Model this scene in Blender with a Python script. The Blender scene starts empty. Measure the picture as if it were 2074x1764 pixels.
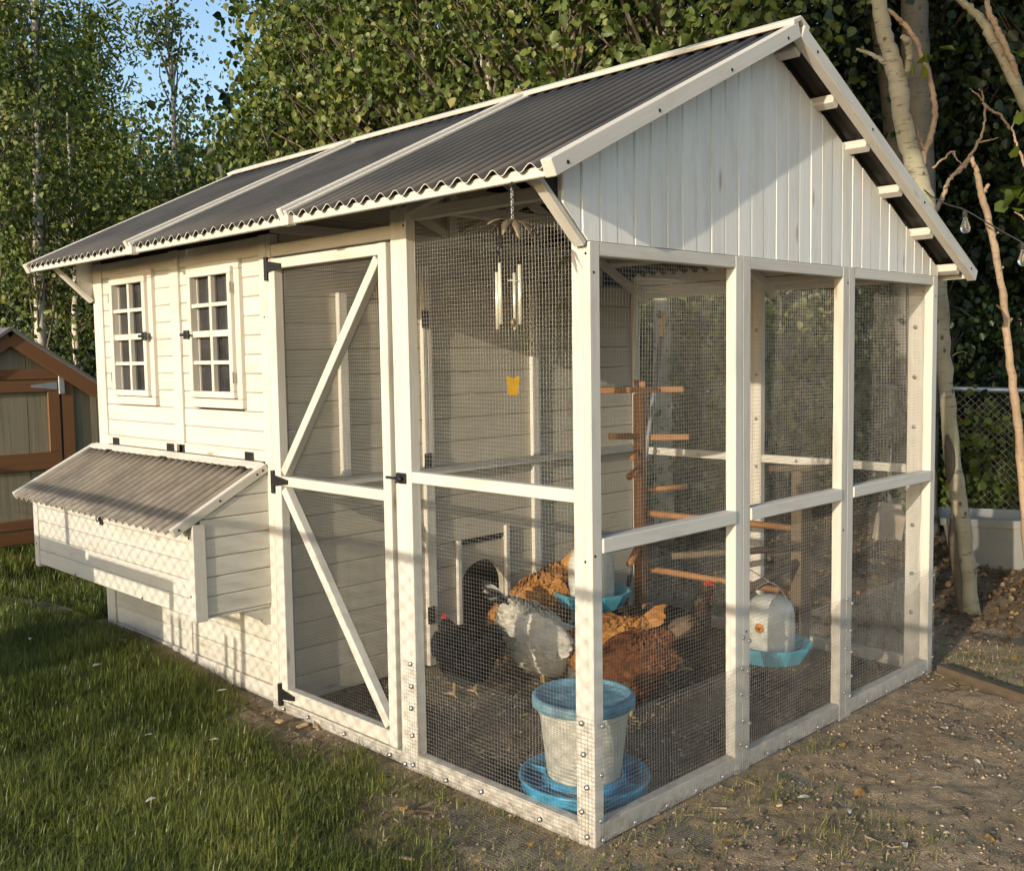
import bpy, math, random
import numpy as np
from mathutils import Matrix, Vector

rng = np.random.default_rng(11)
random.seed(11)
scene = bpy.context.scene

# ------------------------------------------------------------------ camera
CAM = Vector((2.1808, -2.4982, 1.6376))
CR = Vector((0.70123629, 0.71276697, -0.01519566))
CU = Vector((-0.04447947, 0.06501291, 0.99689262))
CF = Vector((-0.71154005, 0.69838139, -0.07729291))
FPX = 2080.65 / 2074.0
cam_data = bpy.data.cameras.new("camera")
cam = bpy.data.objects.new("camera", cam_data)
scene.collection.objects.link(cam)
cam_data.sensor_fit = 'HORIZONTAL'
cam_data.sensor_width = 36.0
cam_data.lens = 36.0 * FPX
cam_data.clip_start = 0.05
cam_data.clip_end = 2000
cam.matrix_world = Matrix(((CR.x, CU.x, -CF.x, CAM.x), (CR.y, CU.y, -CF.y, CAM.y), (CR.z, CU.z, -CF.z, CAM.z), (0, 0, 0, 1)))
scene.camera = cam

# ------------------------------------------------------------------ sky, sun, exposure
SUN_D = Vector((-0.178, 0.955, -0.234)).normalized()      # the way the light travels
S = -SUN_D
elev = math.asin(S.z)
world = bpy.data.worlds.new("World")
scene.world = world
world.use_nodes = True
wn = world.node_tree
sky = wn.nodes.new("ShaderNodeTexSky")
sky.sky_type = 'NISHITA'
sky.sun_disc = False
sky.sun_elevation = elev
sky.sun_rotation = math.atan2(S.x, S.y)
sky.air_density = 1.0
sky.dust_density = 1.2
sky.ozone_density = 1.6
bg = wn.nodes["Background"]
bg.inputs["Strength"].default_value = 0.15
wn.links.new(sky.outputs[0], bg.inputs["Color"])
sun_data = bpy.data.lights.new("sun", 'SUN')
sun_data.energy = 2.5
sun_data.angle = math.radians(0.4)
sun_data.color = (1.0, 0.88, 0.70)
sun = bpy.data.objects.new("sun", sun_data)
scene.collection.objects.link(sun)
sun.rotation_mode = 'QUATERNION'
sun.rotation_quaternion = SUN_D.to_track_quat('-Z', 'Y')
sun.location = (3, -12, 9)
scene.view_settings.view_transform = 'Standard'
scene.view_settings.look = 'None'
scene.view_settings.exposure = 0.85
scene.view_settings.gamma = 1.0
scene.cycles.max_bounces = 8
scene.cycles.transparent_max_bounces = 8

# ------------------------------------------------------------------ helpers
COL = scene.collection
WM = {}

def at(px, py, depth):
    """a point seen at (px, py) of the 2074-wide picture, so many metres in"""
    px, py, depth = float(px), float(py), float(depth)
    return CAM + depth * (CF + CR * ((px - 1037) / 2080.65) - CU * ((py - 882) / 2080.65))

def link(o, parent=None, mw=None, label=None, cat=None, group=None, kind=None):
    COL.objects.link(o)
    mw = mw if mw is not None else Matrix.Identity(4)
    if parent is not None:
        o.parent = parent
        o.matrix_parent_inverse = WM[parent].inverted()
    o.matrix_basis = mw
    WM[o] = mw
    if label: o["label"] = label
    if cat: o["category"] = cat
    if group: o["group"] = group
    if kind: o["kind"] = kind
    return o

def thing(name, loc, label, cat, group=None):
    o = bpy.data.objects.new(name, None)
    o.empty_display_size = 0.1
    return link(o, None, Matrix.Translation(Vector(loc)), label, cat, group)

def mesh_np(name, V, F, mat=None, smooth=False, tint=None):
    """V Nx3, F array of equal-sized faces"""
    V = np.asarray(V, dtype=np.float32); F = np.asarray(F, dtype=np.int32)
    me = bpy.data.meshes.new(name)
    n, k = F.shape
    me.vertices.add(len(V)); me.vertices.foreach_set("co", V.ravel())
    me.loops.add(n * k); me.loops.foreach_set("vertex_index", F.ravel())
    me.polygons.add(n)
    me.polygons.foreach_set("loop_start", np.arange(0, n * k, k, dtype=np.int32))
    me.polygons.foreach_set("loop_total", np.full(n, k, dtype=np.int32))
    if smooth: me.polygons.foreach_set("use_smooth", np.ones(n, dtype=bool))
    me.update(calc_edges=True)
    if tint is not None:
        a = me.attributes.new("tint", 'FLOAT', 'POINT')
        a.data.foreach_set("value", np.asarray(tint, dtype=np.float32))
    if mat: me.materials.append(mat)
    return me

def mesh_py(name, V, F, mat=None, smooth=False):
    me = bpy.data.meshes.new(name)
    me.from_pydata([tuple(v) for v in V], [], F)
    if smooth: me.polygons.foreach_set("use_smooth", [True] * len(me.polygons))
    me.update()
    if mat: me.materials.append(mat)
    return me

def obj(name, me, parent=None, mw=None, **kw):
    return link(bpy.data.objects.new(name, me), parent, mw, **kw)

_cb = {}
def chamfer(l, w, t, c, mat):
    key = (round(l, 4), round(w, 4), round(t, 4), round(c, 4), mat.name)
    if key in _cb: return _cb[key]
    c = min(c, 0.45 * min(l, w, t))
    h = (l / 2, w / 2, t / 2)
    V = []; idx = {}
    for sx in (-1, 1):
        for sy in (-1, 1):
            for sz in (-1, 1):
                s = (sx, sy, sz)
                for a in range(3):
                    idx[(s, a)] = len(V)
                    V.append([s[k] * (h[k] - (0 if k == a else c)) for k in range(3)])
    F = []
    for a in range(3):
        b, d = [k for k in range(3) if k != a]
        for sa in (-1, 1):
            q = []
            for sb, sd in ((-1, -1), (1, -1), (1, 1), (-1, 1)):
                s = [0, 0, 0]; s[a] = sa; s[b] = sb; s[d] = sd
                q.append(idx[(tuple(s), a)])
            F.append(q)
        for sb in (-1, 1):
            for sd in (-1, 1):
                q = []
                for sa, fc in ((-1, b), (1, b), (1, d), (-1, d)):
                    s = [0, 0, 0]; s[a] = sa; s[b] = sb; s[d] = sd
                    q.append(idx[(tuple(s), fc)])
                F.append(q)
    for sx in (-1, 1):
        for sy in (-1, 1):
            for sz in (-1, 1):
                F.append([idx[((sx, sy, sz), a)] for a in range(3)])
    VV = np.array(V); G = []
    for f in F:
        n = np.cross(VV[f[1]] - VV[f[0]], VV[f[2]] - VV[f[0]])
        G.append(f if n @ VV[f].mean(0) > 0 else f[::-1])
    me = mesh_py("board", V, G, mat)
    _cb[key] = me
    return me

def box(name, x0, x1, y0, y1, z0, z1, mat, parent, c=0.003, **kw):
    """board with chamfered edges, grain along its longest side"""
    d = [abs(x1 - x0), abs(y1 - y0), abs(z1 - z0)]
    ctr = Vector(((x0 + x1) / 2, (y0 + y1) / 2, (z0 + z1) / 2))
    o = sorted(range(3), key=lambda i: -d[i])
    R = Matrix.Identity(3)
    ax = [Vector((1, 0, 0)), Vector((0, 1, 0)), Vector((0, 0, 1))]
    a, b = ax[o[0]], ax[o[1]]
    cc = a.cross(b)
    R = Matrix((a, b, cc)).transposed()
    me = chamfer(d[o[0]], d[o[1]], d[o[2]], c, mat)
    return obj(name, me, parent, Matrix.Translation(ctr) @ R.to_4x4(), **kw)

def beam(name, p0, p1, w, t, mat, parent, side=(1, 0, 0), c=0.003, **kw):
    """board from p0 to p1; w measured along side, t across both"""
    p0 = Vector(p0); p1 = Vector(p1); a = (p1 - p0); L = a.length; a.normalize()
    s = Vector(side); s = (s - a * s.dot(a)).normalized()
    n = a.cross(s)
    R = Matrix((a, s, n)).transposed()
    return obj(name, chamfer(L, w, t, c, mat), parent, Matrix.Translation((p0 + p1) / 2) @ R.to_4x4(), **kw)

def tube_arr(pts, rad, seg=8, cap=True):
    P = np.array([list(p) for p in pts], float); n = len(P)
    rad = np.broadcast_to(np.asarray(rad, float), (n,))
    T = np.gradient(P, axis=0); T /= np.linalg.norm(T, axis=1)[:, None] + 1e-9
    u = np.cross(T[0], [0.3, 0.2, 1.0]); 
    if np.linalg.norm(u) < 1e-3: u = np.cross(T[0], [1, 0, 0])
    u /= np.linalg.norm(u)
    V = []
    for i in range(n):
        u = u - T[i] * (u @ T[i]); u /= np.linalg.norm(u) + 1e-9
        v = np.cross(T[i], u)
        for k in range(seg):
            a = 2 * math.pi * k / seg
            V.append(P[i] + rad[i] * (math.cos(a) * u + math.sin(a) * v))
    F = []
    for i in range(n - 1):
        for k in range(seg):
            k2 = (k + 1) % seg
            F.append([i * seg + k, i * seg + k2, (i + 1) * seg + k2, (i + 1) * seg + k])
    if cap:
        F.append(list(range(seg))[::-1]); F.append([(n - 1) * seg + k for k in range(seg)])
    return V, F

def tubes(name, specs, mat, parent=None, smooth=True, **kw):
    """several runs of tube that are one piece: [(pts, radii, segments)]"""
    V = []; F = []
    for pts, rad, seg in specs:
        v, f = tube_arr(pts, rad, seg); b = len(V)
        V += v; F += [[i + b for i in q] for q in f]
    return obj(name, mesh_py(name, V, F, mat, smooth), parent, None, **kw)

def lathe_me(name, prof, seg, mat, smooth=True):
    V = []; F = []
    for r, z in prof:
        for k in range(seg):
            a = 2 * math.pi * k / seg
            V.append((r * math.cos(a), r * math.sin(a), z))
    for i in range(len(prof) - 1):
        for k in range(seg):
            k2 = (k + 1) % seg
            F.append([i * seg + k, i * seg + k2, (i + 1) * seg + k2, (i + 1) * seg + k])
    return mesh_py(name, V, F, mat, smooth)

def catmull(pts, n=6):
    P = [np.array(list(p), float) for p in pts]
    P = [2 * P[0] - P[1]] + P + [2 * P[-1] - P[-2]]
    out = []
    for i in range(1, len(P) - 2):
        for k in range(n):
            t = k / n
            out.append(0.5 * ((2 * P[i]) + (-P[i - 1] + P[i + 1]) * t + (2 * P[i - 1] - 5 * P[i] + 4 * P[i + 1] - P[i + 2]) * t * t + (-P[i - 1] + 3 * P[i] - 3 * P[i + 1] + P[i + 2]) * t ** 3))
    out.append(P[-2])
    return np.array(out)

_G = rng.random((64, 64)).astype(float)
def vnoise(x, y):
    x = np.asarray(x, float); y = np.asarray(y, float)
    xi = np.floor(x).astype(int); yi = np.floor(y).astype(int); fx = x - xi; fy = y - yi
    fx = fx * fx * (3 - 2 * fx); fy = fy * fy * (3 - 2 * fy)
    g = lambda a, b: _G[a % 64, b % 64]
    return (g(xi, yi) * (1 - fx) * (1 - fy) + g(xi + 1, yi) * fx * (1 - fy) + g(xi, yi + 1) * (1 - fx) * fy + g(xi + 1, yi + 1) * fx * fy) - 0.5
def fbm(x, y, o=4):
    s = 0; a = 1.0; f = 1.0
    for k in range(o):
        s = s + a * vnoise(x * f + 17 * k, y * f + 31 * k); a *= 0.5; f *= 2.03
    return s
def sstep(a, b, x):
    t = np.clip((x - a) / (b - a), 0, 1); return t * t * (3 - 2 * t)

# ------------------------------------------------------------------ materials
def new_mat(name):
    m = bpy.data.materials.new(name); m.use_nodes = True
    nt = m.node_tree
    return m, nt, nt.nodes["Principled BSDF"], nt.nodes["Material Output"]

def N(nt, t, **kw):
    n = nt.nodes.new(t)
    for k, v in kw.items(): setattr(n, k, v)
    return n

def ramp(nt, fac, stops):
    r = N(nt, "ShaderNodeValToRGB")
    el = r.color_ramp.elements
    while len(el) > 1: el.remove(el[-1])
    el[0].position = stops[0][0]; el[0].color = (*stops[0][1], 1)
    for p, c in stops[1:]:
        e = el.new(p); e.color = (*c, 1)
    nt.links.new(fac, r.inputs[0])
    return r.outputs[0]

def noise(nt, vec, scale, detail=4, rough=0.55, dist=0.0):
    n = N(nt, "ShaderNodeTexNoise")
    n.inputs["Scale"].default_value = scale; n.inputs["Detail"].default_value = detail
    n.inputs["Roughness"].default_value = rough; n.inputs["Distortion"].default_value = dist
    if vec is not None: nt.links.new(vec, n.inputs["Vector"])
    return n.outputs["Fac"]

def mixc(nt, fac, a, b, mode='MIX'):
    m = N(nt, "ShaderNodeMix", data_type='RGBA', blend_type=mode)
    if isinstance(fac, (int, float)): m.inputs[0].default_value = fac
    else: nt.links.new(fac, m.inputs[0])
    for i, c in ((6, a), (7, b)):
        if isinstance(c, tuple): m.inputs[i].default_value = (*c, 1)
        else: nt.links.new(c, m.inputs[i])
    return m.outputs[2]

def bump(nt, h, strength, dist, bsdf):
    b = N(nt, "ShaderNodeBump"); b.inputs["Strength"].default_value = strength; b.inputs["Distance"].default_value = dist
    nt.links.new(h, b.inputs["Height"]); nt.links.new(b.outputs[0], bsdf.inputs["Normal"])

def obj_vec(nt, scale=(1, 1, 1), rand=True):
    tc = N(nt, "ShaderNodeTexCoord"); mp = N(nt, "ShaderNodeMapping")
    mp.inputs["Scale"].default_value = scale
    nt.links.new(tc.outputs["Object"], mp.inputs["Vector"])
    if rand:
        oi = N(nt, "ShaderNodeObjectInfo"); cb = N(nt, "ShaderNodeCombineXYZ")
        mu = N(nt, "ShaderNodeMath", operation='MULTIPLY'); mu.inputs[1].default_value = 57.0
        nt.links.new(oi.outputs["Random"], mu.inputs[0])
        for i in range(3): nt.links.new(mu.outputs[0], cb.inputs[i])
        nt.links.new(cb.outputs[0], mp.inputs["Location"])
    return mp.outputs[0]

def wood(name, base, dark, stain, grain=0.5, stain_amt=0.45, rough=0.62, knots=True, across=70, bstr=0.25, splash=False):
    m, nt, b, out = new_mat(name)
    v = obj_vec(nt, (1.6, across, across))
    g = noise(nt, v, 1.0, 5, 0.6, 0.6)
    c = mixc(nt, ramp(nt, g, [(0.38, (0, 0, 0)), (0.72, (1, 1, 1))]), base, dark)
    c = mixc(nt, 1 - grain, c, base)
    v2 = obj_vec(nt, (2.2, 9, 9))
    st = ramp(nt, noise(nt, v2, 1.3, 5, 0.65, 0.3), [(0.52, (0, 0, 0)), (0.78, (stain_amt,) * 3)])
    c = mixc(nt, st, c, stain)
    if knots:
        v3 = obj_vec(nt, (2.3, 9, 9))
        vo = N(nt, "ShaderNodeTexVoronoi"); vo.inputs["Scale"].default_value = 1.0
        nt.links.new(v3, vo.inputs["Vector"])
        kn = ramp(nt, vo.outputs["Distance"], [(0.04, (0.75,) * 3), (0.075, (0.35,) * 3), (0.12, (0, 0, 0))])
        c = mixc(nt, kn, c, (stain[0] * 0.72, stain[1] * 0.58, stain[2] * 0.42))
    if splash:                                                        # mud thrown up by rain on the lowest hand's breadth
        ge = N(nt, "ShaderNodeNewGeometry"); sp = N(nt, "ShaderNodeSeparateXYZ")
        nt.links.new(ge.outputs["Position"], sp.inputs[0])
        zz = ramp(nt, sp.outputs["Z"], [(0.01, (0.75,) * 3), (0.09, (0.28,) * 3), (0.24, (0, 0, 0))])
        nz = ramp(nt, noise(nt, ge.outputs["Position"], 26, 5, 0.7), [(0.38, (0, 0, 0)), (0.68, (1, 1, 1))])
        c = mixc(nt, mixc(nt, 1.0, zz, nz, 'MULTIPLY'), c, (0.26, 0.19, 0.125))
    oi = N(nt, "ShaderNodeObjectInfo")
    sh = ramp(nt, oi.outputs["Random"], [(0, (0.91, 0.90, 0.88)), (0.5, (0.97, 0.97, 0.96)), (1, (1, 1, 1))])
    c = mixc(nt, 1.0, c, sh, 'MULTIPLY')
    nt.links.new(c, b.inputs["Base Color"]); b.inputs["Roughness"].default_value = rough
    b.inputs["Specular IOR Level"].default_value = 0.3
    bump(nt, g, bstr, 0.002, b)
    return m

def plain(name, col, rough=0.5, metal=0.0, var=0.12, scale=30, bstr=0.0, spec=0.5, trans=0.0):
    m, nt, b, out = new_mat(name)
    f = noise(nt, obj_vec(nt), scale, 4, 0.6)
    c = mixc(nt, ramp(nt, f, [(0.3, (0, 0, 0)), (0.7, (1, 1, 1))]), tuple(max(0, x * (1 - var)) for x in col), tuple(min(1, x * (1 + var)) for x in col))
    nt.links.new(c, b.inputs["Base Color"]); b.inputs["Roughness"].default_value = rough; b.inputs["Metallic"].default_value = metal
    b.inputs["Specular IOR Level"].default_value = spec
    if trans: b.inputs["Transmission Weight"].default_value = trans
    if bstr: bump(nt, f, bstr, 0.003, b)
    return m

def leafy(name, stops, trans=0.3, rough=0.42, spec=0.35):
    m, nt, b, out = new_mat(name)
    a = N(nt, "ShaderNodeAttribute", attribute_name="tint")
    c = ramp(nt, a.outputs["Fac"], stops)
    nt.links.new(c, b.inputs["Base Color"]); b.inputs["Roughness"].default_value = rough
    b.inputs["Specular IOR Level"].default_value = spec
    t = N(nt, "ShaderNodeBsdfTranslucent")
    c2 = mixc(nt, 1.0, c, (1.0, 1.05, 0.45), 'MULTIPLY')
    nt.links.new(c2, t.inputs["Color"])
    mx = N(nt, "ShaderNodeMixShader"); mx.inputs[0].default_value = trans
    nt.links.new(b.outputs[0], mx.inputs[1]); nt.links.new(t.outputs[0], mx.inputs[2])
    nt.links.new(mx.outputs[0], out.inputs["Surface"])
    return m

def bark(name, base, mark, patch, ring=True, scale=14):
    m, nt, b, out = new_mat(name)
    v = obj_vec(nt, (1, 1, 1))
    f1 = noise(nt, v, 5, 5, 0.6)
    c = mixc(nt, ramp(nt, f1, [(0.4, (0, 0, 0)), (0.68, (1, 1, 1))]), base, patch)
    v2 = obj_vec(nt, (6, 6, 34))
    f2 = noise(nt, v2, 1.5, 4, 0.7)
    c = mixc(nt, ramp(nt, f2, [(0.56, (0, 0, 0)), (0.66, (0.85,) * 3)]), c, mark)
    vo = N(nt, "ShaderNodeTexVoronoi"); vo.inputs["Scale"].default_value = scale
    nt.links.new(obj_vec(nt, (1, 1, 0.7)), vo.inputs["Vector"])
    c = mixc(nt, ramp(nt, vo.outputs["Distance"], [(0.10, (0.9,) * 3), (0.2, (0, 0, 0))]), c, tuple(x * 0.5 for x in mark))
    nt.links.new(c, b.inputs["Base Color"]); b.inputs["Roughness"].default_value = 0.75
    bump(nt, f2, 0.5, 0.008, b)
    return m

M = {}
M['white'] = wood('whitewashed_wood', (0.64, 0.61, 0.55), (0.53, 0.50, 0.435), (0.44, 0.395, 0.32), 0.7, 0.7, splash=True)
M['board'] = wood('whitewashed_board', (0.64, 0.615, 0.555), (0.54, 0.51, 0.44), (0.46, 0.42, 0.345), 0.7, 0.65, splash=True)
M['gable'] = wood('weathered_white_board', (0.82, 0.805, 0.76), (0.69, 0.67, 0.61), (0.52, 0.50, 0.44), 0.5, 0.5, across=55)
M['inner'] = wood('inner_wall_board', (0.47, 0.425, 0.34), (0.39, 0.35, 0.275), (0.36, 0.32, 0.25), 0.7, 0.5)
M['redwood'] = wood('brown_trim_wood', (0.20, 0.098, 0.045), (0.145, 0.07, 0.032), (0.16, 0.065, 0.03), 0.6, 0.3, 0.5)
M['perch'] = wood('brown_perch_wood', (0.33, 0.165, 0.068), (0.23, 0.11, 0.045), (0.19, 0.09, 0.042), 0.7, 0.5, 0.6)
M['oldwood'] = wood('old_grey_wood', (0.13, 0.10, 0.068), (0.08, 0.06, 0.042), (0.06, 0.048, 0.035), 0.8, 0.5, 0.8)
M['siding'] = wood('olive_shed_siding', (0.30, 0.265, 0.185), (0.19, 0.165, 0.115), (0.20, 0.17, 0.12), 0.85, 0.4, 0.7, knots=False, across=45, bstr=0.9)
M['black'] = plain('black_iron', (0.018, 0.018, 0.018), 0.45, 0.3)
M['hole'] = plain('screw_hole', (0.012, 0.010, 0.008), 0.9)
M['wire'] = plain('galvanised_wire', (0.46, 0.445, 0.41), 0.38, 0.7, 0.25, 8)
M['pipe'] = plain('galvanised_pipe', (0.50, 0.52, 0.54), 0.4, 0.7, 0.15, 6)
M['zinc'] = plain('zinc_screw', (0.42, 0.41, 0.39), 0.4, 0.8, 0.25, 90)
M['pane'] = plain('dark_pane', (0.035, 0.034, 0.036), 0.16, 0.0, 0.5, 6)
M['dark'] = plain('dark_interior', (0.03, 0.027, 0.022), 0.9)
M['blue'] = plain('blue_plastic', (0.035, 0.25, 0.42), 0.4, 0, 0.4, 18)
M['dustblue'] = plain('dusty_blue_plastic', (0.15, 0.29, 0.36), 0.6, 0, 0.5, 16)
M['blue2'] = plain('pale_blue_plastic', (0.10, 0.42, 0.55), 0.35, 0, 0.15, 14)
M['milky'] = plain('milky_plastic', (0.60, 0.585, 0.51), 0.5, 0, 0.14, 11)
M['tub'] = plain('cloudy_plastic', (0.22, 0.22, 0.20), 0.4, 0, 0.1, 5)
M['brass'] = plain('pale_metal_tube', (0.72, 0.69, 0.53), 0.3, 0.35, 0.05)
M['petal'] = plain('tarnished_petal', (0.17, 0.125, 0.075), 0.5, 0.4, 0.5, 22)
M['amber'] = plain('amber_glass', (0.30, 0.175, 0.008), 0.15, 0, 0.15)
M['string'] = plain('dark_cord', (0.03, 0.027, 0.022), 0.8)
M['rope'] = plain('white_cord', (0.7, 0.68, 0.6), 0.7)
M['red'] = plain('comb_red', (0.42, 0.03, 0.02), 0.5)
M['beak'] = plain('horn', (0.45, 0.30, 0.12), 0.5)
M['eye'] = plain('dark_eye', (0.01, 0.008, 0.006), 0.1)
M['shingle'] = plain('grey_shingle', (0.14, 0.135, 0.13), 0.9, 0, 0.5, 120, 0.5)
M['handle'] = plain('grey_handle', (0.16, 0.165, 0.18), 0.5)
M['stone'] = plain('pale_stone', (0.42, 0.34, 0.26), 0.85, 0, 0.25, 9, 0.4)
M['birch'] = bark('pale_birch_bark', (0.37, 0.325, 0.225), (0.09, 0.075, 0.05), (0.25, 0.235, 0.14))
M['aspen'] = bark('white_aspen_bark', (0.62, 0.57, 0.47), (0.11, 0.09, 0.07), (0.48, 0.44, 0.35), scale=8)
M['greybark'] = bark('grey_bark', (0.13, 0.115, 0.09), (0.05, 0.042, 0.033), (0.09, 0.085, 0.06))
M['twig'] = bark('bare_twig_bark', (0.38, 0.27, 0.17), (0.20, 0.13, 0.08), (0.27, 0.18, 0.11), scale=40)
M['limb'] = bark('brown_limb_bark', (0.16, 0.13, 0.09), (0.06, 0.05, 0.035), (0.11, 0.09, 0.06))
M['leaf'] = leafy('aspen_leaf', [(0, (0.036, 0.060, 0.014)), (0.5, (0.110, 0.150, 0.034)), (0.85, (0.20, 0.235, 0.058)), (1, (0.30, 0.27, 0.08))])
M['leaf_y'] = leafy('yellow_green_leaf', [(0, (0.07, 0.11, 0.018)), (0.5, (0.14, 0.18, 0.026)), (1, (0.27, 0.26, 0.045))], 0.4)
M['leaf_d'] = leafy('dark_leaf', [(0, (0.010, 0.020, 0.007)), (0.6, (0.024, 0.043, 0.013)), (1, (0.05, 0.075, 0.02))], 0.25)  # deep shade between the trees is put into this darker leaf colour
M['grass'] = leafy('lawn_grass', [(0, (0.075, 0.10, 0.022)), (0.5, (0.19, 0.225, 0.05)), (0.82, (0.31, 0.315, 0.085)), (1, (0.55, 0.46, 0.22))], 0.35, 0.35, 0.4)
M['litter'] = leafy('leaf_litter', [(0, (0.07, 0.042, 0.022)), (0.5, (0.17, 0.105, 0.05)), (1, (0.33, 0.22, 0.11))], 0.15, 0.7, 0.2)
M['straw'] = leafy('dirty_straw', [(0, (0.05, 0.035, 0.022)), (0.6, (0.15, 0.11, 0.065)), (1, (0.36, 0.29, 0.18))], 0.05, 0.8, 0.2)
M['soilbit'] = leafy('soil_crumbs', [(0, (0.12, 0.085, 0.055)), (0.45, (0.30, 0.225, 0.15)), (0.8, (0.46, 0.36, 0.255)), (1, (0.62, 0.56, 0.47))], 0.0, 0.9, 0.2)
M['fwhite'] = leafy('white_feather', [(0, (0.55, 0.50, 0.42)), (1, (0.78, 0.74, 0.66))], 0.15, 0.7, 0.2)
M['dryleaf'] = leafy('dry_leaf', [(0, (0.22, 0.11, 0.04)), (0.6, (0.42, 0.24, 0.08)), (1, (0.60, 0.40, 0.12))], 0.2, 0.6, 0.3)
M['chip'] = wood('wood_chip', (0.50, 0.36, 0.20), (0.40, 0.27, 0.14), (0.35, 0.24, 0.13), 0.6, 0.3, knots=False)
def plume(name, stops): return leafy(name, stops, 0.05, 0.75, 0.15)
M['h_black'] = plume('black_plumage', [(0, (0.006, 0.006, 0.007)), (0.8, (0.02, 0.022, 0.027)), (1, (0.05, 0.055, 0.07))])
M['h_white'] = plume('white_plumage', [(0, (0.50, 0.46, 0.38)), (0.5, (0.66, 0.62, 0.53)), (1, (0.76, 0.72, 0.64))])
M['h_buff'] = plume('buff_plumage', [(0, (0.26, 0.105, 0.022)), (0.5, (0.38, 0.165, 0.038)), (1, (0.50, 0.25, 0.075))])
M['h_brown'] = plume('red_brown_plumage', [(0, (0.07, 0.027, 0.011)), (0.5, (0.12, 0.045, 0.017)), (1, (0.20, 0.082, 0.029))])
M['h_pied'] = plume('black_and_white_tail', [(0, (0.012, 0.012, 0.014)), (0.55, (0.03, 0.03, 0.034)), (0.75, (0.45, 0.42, 0.37)), (1, (0.6, 0.57, 0.5))])
M['h_dark'] = plume('dark_brown_plumage', [(0, (0.02, 0.013, 0.009)), (0.6, (0.06, 0.038, 0.024)), (1, (0.16, 0.11, 0.07))])

# corrugated roof sheet: dark top, pale cut edge
m, nt, b, out = new_mat('corrugated_sheet')
f = noise(nt, obj_vec(nt, (1, 1, 1)), 3.0, 6, 0.65)
f2 = noise(nt, obj_vec(nt, (9, 1.5, 9)), 1.0, 4, 0.6)
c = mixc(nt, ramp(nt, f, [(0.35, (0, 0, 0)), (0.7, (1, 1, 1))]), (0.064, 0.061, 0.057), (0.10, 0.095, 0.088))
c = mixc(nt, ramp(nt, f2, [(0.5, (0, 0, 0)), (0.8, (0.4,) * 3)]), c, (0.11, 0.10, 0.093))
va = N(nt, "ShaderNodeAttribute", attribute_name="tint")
c = mixc(nt, ramp(nt, va.outputs["Fac"], [(0.55, (0.88,) * 3), (0.93, (0, 0, 0))]), c, (0.022, 0.020, 0.018))  # crest sheen and flank shade painted into the colour by wave height
nt.links.new(c, b.inputs["Base Color"]); b.inputs["Roughness"].default_value = 0.62; b.inputs["Specular IOR Level"].default_value = 0.25
M['sheet'] = m
m, nt, b, out = new_mat('dusty_corrugated_sheet')
f = noise(nt, obj_vec(nt, (1, 1, 1)), 5.0, 6, 0.7)
c = mixc(nt, ramp(nt, f, [(0.35, (0, 0, 0)), (0.65, (1, 1, 1))]), (0.15, 0.128, 0.10), (0.27, 0.23, 0.175))
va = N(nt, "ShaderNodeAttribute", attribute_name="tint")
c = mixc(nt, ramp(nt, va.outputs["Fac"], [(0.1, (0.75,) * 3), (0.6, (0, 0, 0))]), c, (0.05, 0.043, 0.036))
nt.links.new(c, b.inputs["Base Color"]); b.inputs["Roughness"].default_value = 0.6
M['sheet2'] = m
M['rim'] = plain('pale_sheet_edge', (0.70, 0.67, 0.60), 0.7)

# ground: soil and lawn floor, mixed by a mask stored on the mesh
m, nt, b, out = new_mat('ground_soil')
tc = N(nt, "ShaderNodeTexCoord"); v = tc.outputs["Object"]
f1 = noise(nt, v, 2.2, 6, 0.65); f2 = noise(nt, v, 38, 6, 0.7); f3 = noise(nt, v, 160, 3, 0.6)
c = mixc(nt, ramp(nt, f1, [(0.35, (0, 0, 0)), (0.68, (1, 1, 1))]), (0.50, 0.365, 0.225), (0.67, 0.525, 0.355))
c = mixc(nt, ramp(nt, f2, [(0.35, (0.5,) * 3), (0.56, (0, 0, 0))]), c, (0.24, 0.175, 0.115))
c = mixc(nt, ramp(nt, f3, [(0.64, (0, 0, 0)), (0.76, (0.7,) * 3)]), c, (0.58, 0.49, 0.37))
a = N(nt, "ShaderNodeAttribute", attribute_name="tint")
lawn = mixc(nt, ramp(nt, f2, [(0.3, (0, 0, 0)), (0.7, (1, 1, 1))]), (0.025, 0.034, 0.012), (0.055, 0.06, 0.022))
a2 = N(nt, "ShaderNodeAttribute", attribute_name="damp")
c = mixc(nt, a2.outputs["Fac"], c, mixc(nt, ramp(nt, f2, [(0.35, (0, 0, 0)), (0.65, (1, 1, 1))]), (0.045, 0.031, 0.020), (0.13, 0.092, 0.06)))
c = mixc(nt, a.outputs["Fac"], c, lawn)
nt.links.new(c, b.inputs["Base Color"]); b.inputs["Roughness"].default_value = 0.95; b.inputs["Specular IOR Level"].default_value = 0.15
mh = N(nt, "ShaderNodeMath", operation='ADD'); nt.links.new(f2, mh.inputs[0]); nt.links.new(f3, mh.inputs[1])
bump(nt, mh.outputs[0], 1.0, 0.035, b)
M['soil'] = m

# clear glass bulb
m, nt, b, out = new_mat('bulb_glass')
b.inputs["Base Color"].default_value = (0.95, 0.95, 0.93, 1); b.inputs["Transmission Weight"].default_value = 0.95
b.inputs["Roughness"].default_value = 0.03; b.inputs["IOR"].default_value = 1.35
M['glass'] = m

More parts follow.
